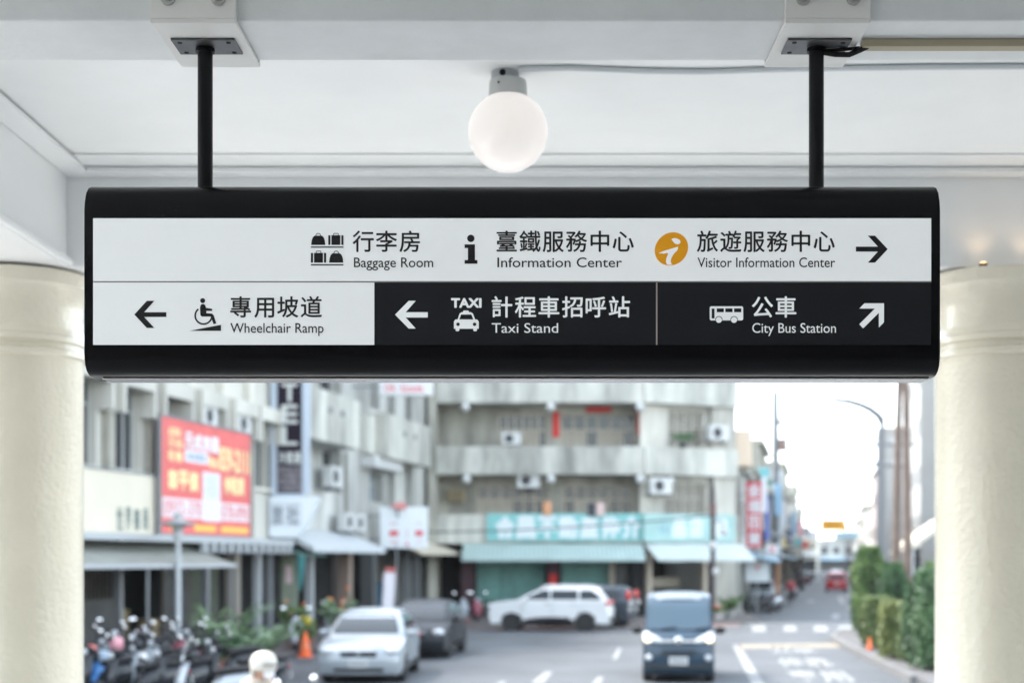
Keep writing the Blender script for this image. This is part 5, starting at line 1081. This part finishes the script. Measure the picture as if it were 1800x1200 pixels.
# hanging and roadside signs along the street
def hsign(label, px0, px1, py0, py1, d, mat, items=(), dp=.25, post=None, frame=None, cat='sign'):
    t = thing('street_sign', label, cat, ((px0 - CX) / F * d, d, (CY - py1) / F * d)); w_, h_ = (px1 - px0) * d / F, (py1 - py0) * d / F
    q = MB(); q.box(0, w_, 0, dp, 0, h_); q.obj('board', mat, t, bevel=.015)
    if items: lettering(t, [(s, a * w_, b * w_, c * h_, e * h_, -.006, mt, wt) for s, a, b, c, e, mt, wt in items])
    q = MB()
    if post == 'side':
        for f in (.2, .8): q.box(-1.1, -.002, dp * .4, dp * .6, h_ * f - .03, h_ * f + .03)
    elif post == 'beam': q.tube([(w_ + .1, dp / 2, -(py1 and t.location.z - ST)), (w_ + .1, dp / 2, h_ * .6)], .09, 8); q.box(w_ * .05, w_ + .1, dp / 2 - .05, dp / 2 + .05, h_ + .002, h_ + .1)
    elif post: q.tube([(w_ / 2, dp + .06, ST - t.location.z), (w_ / 2, dp + .06, h_)], post, 10)
    if q.v: q.obj('support', GREYM, t)
    return t
RW = M('sign_lettering_white', (.46, .46, .48), .6); SRED = M('street_sign_red', (.40, .012, .025), .5)
t = hsign('tall red vertical sign with four large white characters past the corner building', 1312, 1339, 846, 962, 65, SRED, [(c, .1, .92, .775 - .245 * i, .97 - .245 * i, RW, .035) for i, c in enumerate('金福百貨')], post='side')
hsign('pale cream box sign above the red vertical sign', 1294, 1322, 755, 818, 65.5, M('box_sign_cream', (.66, .54, .42), .6), post='side', dp=.8)
hsign('square white sign with red mark and blue band on a post', 1347, 1368, 957, 984, 74, M('sign_white', (0, 0, 0)), [('v', .3, .7, .5, .85, PK, .05)], dp=.06, post=.05)
t = hsign('blue band sign below the red mark sign', 1347, 1368, 980, 987, 73.9, M('sign_blue', (.05, .32, .55), .5), dp=.05, post=.04)
hsign('white notice board with small red mark above the parked scooters', 1310, 1352, 985, 1022, 67.5, M('notice_white', (.58, .62, .64), .6), [('v', .42, .6, .55, .8, PK, .03)], dp=.08, post=.05)
t = thing('wooden_post', 'orange brown post beside the parked silver scooter', 'post', (*gp(1366, 71), ST)); q = MB(); q.tube([(0, 0, 0), (0, 0, 2.4)], .12, 10); q.obj('shaft', M('rust_post', (.32, .16, .08), .8, noise=.3, ns=5), t, smooth=50); q = MB(); q.lathe([(.14, 2.4), (.14, 2.46)], n=10); q.obj('cap', GREYM, t)
hsign('yellow vertical sign far along the shop side', 1369, 1380, 938, 962, 110, M('sign_yellow', (.72, .48, .08), .6), post='side')
hsign('orange yellow overhead sign across the far street', 1444, 1486, 914, 932, 150, M('sign_amber', (.80, .40, .03), .6), [('停車', .2, .8, .3, .75, M('amber_dark', (.6, .25, .02), .6), .02)], post='beam')
hsign('long pale blue shop canopy sign far on the white building side', 1468, 1508, 934, 946, 130, M('sign_pale_blue', (.40, .58, .66), .6), post='side')
hsign('pale green overhead road sign at the end of the street', 1448, 1482, 852, 860, 230, M('sign_road_green', (.30, .48, .38), .6), post='beam')
rnd = random.Random(21)
cols = [('white', (.62, .64, .66)), ('sky blue', (.25, .42, .58)), ('dark green', (.08, .22, .18)), ('deep blue', (.08, .13, .42)), ('pink', (.62, .35, .36)), ('teal', (.15, .42, .45)), ('grey', (.30, .33, .36)), ('red', (.50, .06, .06)), ('cream', (.62, .56, .44)), ('navy', (.06, .08, .16))]
spots = [(1338, 1348, 838, 900, 78, 0), (1330, 1352, 822, 838, 80, 5), (1345, 1352, 870, 950, 84, 3), (1341, 1358, 842, 853, 86, 2), (1362, 1374, 850, 905, 98, 1), (1374, 1382, 880, 930, 118, 0), (1379, 1392, 905, 925, 132, 6), (1383, 1391, 930, 955, 128, 9), (1392, 1400, 900, 940, 150, 1), (1397, 1409, 945, 962, 160, 5), (1402, 1412, 915, 942, 175, 4), (1408, 1420, 950, 965, 185, 7), (1412, 1424, 925, 940, 205, 6), (1420, 1432, 948, 960, 220, 8), (1424, 1436, 932, 946, 240, 0)]
for i, (a, b, c, e, d, ci) in enumerate(spots):
    nm, cc_ = cols[ci]; nb = ['just past the red vertical sign', 'over the first shophouse', 'beside the tall utility pole', 'on the second shophouse', 'near the transformer pole', 'past the utility pole', 'on a middle shophouse', 'low on a middle shophouse', 'over the dark walking figure', 'low above the parked far cars', 'high on a far shophouse', 'low on a far shophouse', 'on the farther shophouses', 'near the end of the shop side', 'at the very end of the shop side'][i]
    hsign('%s shop sign %s' % (nm, nb), a, b, c, e, d, M('shop_sign_' + nm.replace(' ', '_'), cc_, .6), post='side', dp=.3)
# ------------------------------------------------------------------ distant rows of shophouses
def shophouse(label, origin, rz, w_, h, mat, seed, dpth=9):
    rnd = random.Random(seed); t = thing('shophouse', label, 'building', (origin[0], origin[1], ST), rz)
    fl = max(2, int(h / 3.2)); fh = (h - .6) / fl; nb = max(1, int(w_ / 2.4)); ops = []
    for f in range(1, fl):
        for k in range(nb): xc = w_ * (k + .5) / nb; ops.append((xc - .7, xc + .7, f * fh + .9, f * fh + 2.3))
    ops.append((.4, w_ - .4, .12, min(2.8, fh - .3)))
    q = MB(); wall(q, 0, w_, 0, h, ops, 0, .35)
    q.quad((0, 0, 0), (0, dpth, 0), (0, dpth, h), (0, 0, h)); q.quad((w_, 0, 0), (w_, dpth, 0), (w_, dpth, h), (w_, 0, h)); q.quad((0, dpth, 0), (w_, dpth, 0), (w_, dpth, h), (0, dpth, h)); q.obj('wall', mat, t, fix=False)
    q = MB(); q.box(-.1, w_ + .1, -.3, dpth, h, h + .25); q.box(w_ * .3, w_ * .6, 3, 6, h + .25, h + 2.0); q.obj('roof', CONC, t)
    for o in ops[:-1]: window(t, *o, .25, 2, .6, GREYM, BIN)
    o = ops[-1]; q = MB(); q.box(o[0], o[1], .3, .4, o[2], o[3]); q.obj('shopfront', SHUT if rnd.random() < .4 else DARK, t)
    q = MB(); z_ = fh - .2; q.hexa([(0.1, -1.6, z_ - .35), (w_ - .1, -1.6, z_ - .35), (w_ - .1, -.01, z_), (.1, -.01, z_), (.1, -1.6, z_ - .25), (w_ - .1, -1.6, z_ - .25), (w_ - .1, -.01, z_ + .15), (.1, -.01, z_ + .15)]); q.obj('awning', [PALEM, PARA, M('far_awning_blue', (.3, .45, .55), .6)][rnd.randrange(3)], t)
    return t
LS = Vector((9.75, 66.2, 0)); s = 0; i = 0
hs_ = [6.6, 7.2, 9.5, 7.0, 10, 8.5, 12, 9.5, 11, 13, 10, 12]; wd_ = [8, 11, 12, 14, 15, 16, 18, 20, 24, 26, 30, 34]
ordn = ['first', 'second', 'third', 'fourth', 'fifth', 'sixth', 'seventh', 'eighth', 'ninth', 'tenth', 'eleventh', 'twelfth']
mts = [('pale grey', PALEC), ('bluish', BLUEC), ('cream', CREAMC), ('grey', CONC)]
for i in range(12):
    nm, mt = mts[(i * 3 + 1) % 4]; o = LS + U * s
    shophouse('%s shophouse standing %s along the far street past the corner building' % (nm, ordn[i]), o, TH, wd_[i] - .06, hs_[i], mt, 40 + i); s += wd_[i]
WARMW = M('sunlit_white_render', (.33, .325, .31), .8, noise=.08, ns=.5); PINKW = M('pale_pink_render', (.36, .30, .275), .8, noise=.1, ns=.5)
RS = Vector((9.75, 66.2, 0)) + N * 14.5
rows = [(20, 22, 18, WARMW, 'tall white building close behind the palm trunks'), (43, 14, 19, WARMW, 'white building next along behind the street lamp pole'), (58, 16, 8, PALEC, 'low pale grey building half way on the hedge side'), (75, 12, 15.2, WARMW, 'slim tall white building on the hedge side'), (88, 18, 12, PINKW, 'pale pink building on the hedge side'), (107, 24, 9, CREAMC, 'cream building farther on the hedge side'), (132, 30, 10, PALEC, 'pale grey building far on the hedge side'), (163, 40, 9, BLUEC, 'bluish building at the far end of the hedge side')]
for k, (s0, w_, h, mt, lab) in enumerate(rows):
    o = RS + U * (s0 + w_) - N * (5 if k >= 3 else (3.6 if k == 1 else 0))
    shophouse(lab, o, TH + math.pi, w_ - .06, h, mt, 80 + k, 3.2 if k == 3 else 12)
e = Vector((9.75, 66.2, 0)) + U * 255 - N * 10
for k in range(4):
    shophouse(['pale block closing the street end on the shop side', 'bluish block closing the street end', 'cream block closing the street end', 'grey block closing the street end on the hedge side'][k], e + N * (k * 13), TH - math.pi / 2, 12.9, [9, 7, 8.5, 10][k], [PALEC, BLUEC, CREAMC, CONC][k], 120 + k)
for k, (px0, px1, py0, py1, d) in enumerate(((1606, 1650, 930, 984, 60),)):
    t = thing('stair_canopy', 'cream sloping canopy beside the column edge above the hedge', 'canopy', (*gp(1602, 61), ST), 0)
    q = MB(); q.hexa([(0, 0, 3.0), (1.6, 0, 4.1), (1.6, 2.5, 4.1), (0, 2.5, 3.0), (0, 0, 3.2), (1.6, 0, 4.3), (1.6, 2.5, 4.3), (0, 2.5, 3.2)]); q.obj('roof_sheet', M('canopy_cream', (.62, .56, .45), .6), t)
    q = MB(); q.tube([(.1, .1, 0), (.1, .1, 3.0)], .05); q.tube([(1.5, .1, 0), (1.5, .1, 4.0)], .05); q.obj('post', PALEM, t)
t = thing('cloth_banner', 'white cloth banner with red foot hanging from a pole before the hotel', 'banner', (*gp(684, 47), ST + .12), R(0))
q = MB(); q.loft([[(x + dx, y, zz) for x, y in ((-.19, 0), (-.06, -.04), (.07, .03), (.2, 0), (.07, .05), (-.06, .0))] for zz, dx in ((.75, -.06), (1.3, -.02), (1.7, 0), (2.0, .02))]); q.obj('cloth', M('banner_cloth', (.68, .66, .70), .8), t, smooth=60)
q = MB(); q.box(-.22, .12, -.05, .05, .58, .748); q.box(-.12, .2, -.04, .04, 2.002, 2.16); q.obj('red_hem', M('banner_red', (.45, .12, .12), .8), t)
q = MB(); q.tube([(.24, .03, 0), (.24, .03, 2.9)], .025); q.obj('pole', GREYM, t)
# far scooters and riders are left as small parked scooters
for lab, px, d in (('small dark scooter parked far along the shop side', 1398, 120), ('small red scooter parked far along the shop side', 1412, 150), ('small pale scooter parked mid way along the shop side', 1381, 95), ('small grey scooter parked by the far shophouses', 1422, 185)):
    scooter(lab, gp(px, d), R(200), SCR if 'red' in lab else (SCW if 'pale' in lab else SCB), group='scooters far down the street')
# overhead cables
CAB = M('cable_black', (.06, .065, .07), .7)
def cable(label, a, b, sag):
    q = MB(); q.tube([a.lerp(b, i / 12) - Vector((0, 0, sag * 4 * (i / 12) * (1 - i / 12))) for i in range(13)], .03 + .0003 * (a - b).length, 5); tag(q.obj('overhead_cable', CAB), label, 'cable', 'overhead cables')
cable('thin overhead cable crossing in front of the teal banner', P(740, 935, 58), P(1253, 905, 58.4), .15)
cable('thin overhead cable from the tall utility pole along the shops', P(1372, 733, 100), P(1412, 880, 190), .8)
cable('thin overhead cable from the tall utility pole across the street', P(1425, 733, 100), P(1548, 775, 75), .9)
cable('thin overhead cable from the tall utility pole to the far dark pole', P(1430, 735, 100), P(1492, 880, 150), 1.2)
# ------------------------------------------------------------------ haze
hz = MB(); hz.box(-320, 320, -30, 380, -3.6, 32); ho = hz.obj('haze', M('haze_air', (1, 1, 1))); struct(ho, 'stuff')
hm = bpy.data.materials['haze_air']; ht = hm.node_tree; ht.nodes.clear(); out = ht.nodes.new('ShaderNodeOutputMaterial'); pv = ht.nodes.new('ShaderNodeVolumePrincipled')
pv.inputs['Color'].default_value = (.9, .94, .97, 1); pv.inputs['Density'].default_value = .00012; pv.inputs['Anisotropy'].default_value = .3
ht.links.new(pv.outputs[0], out.inputs['Volume'])
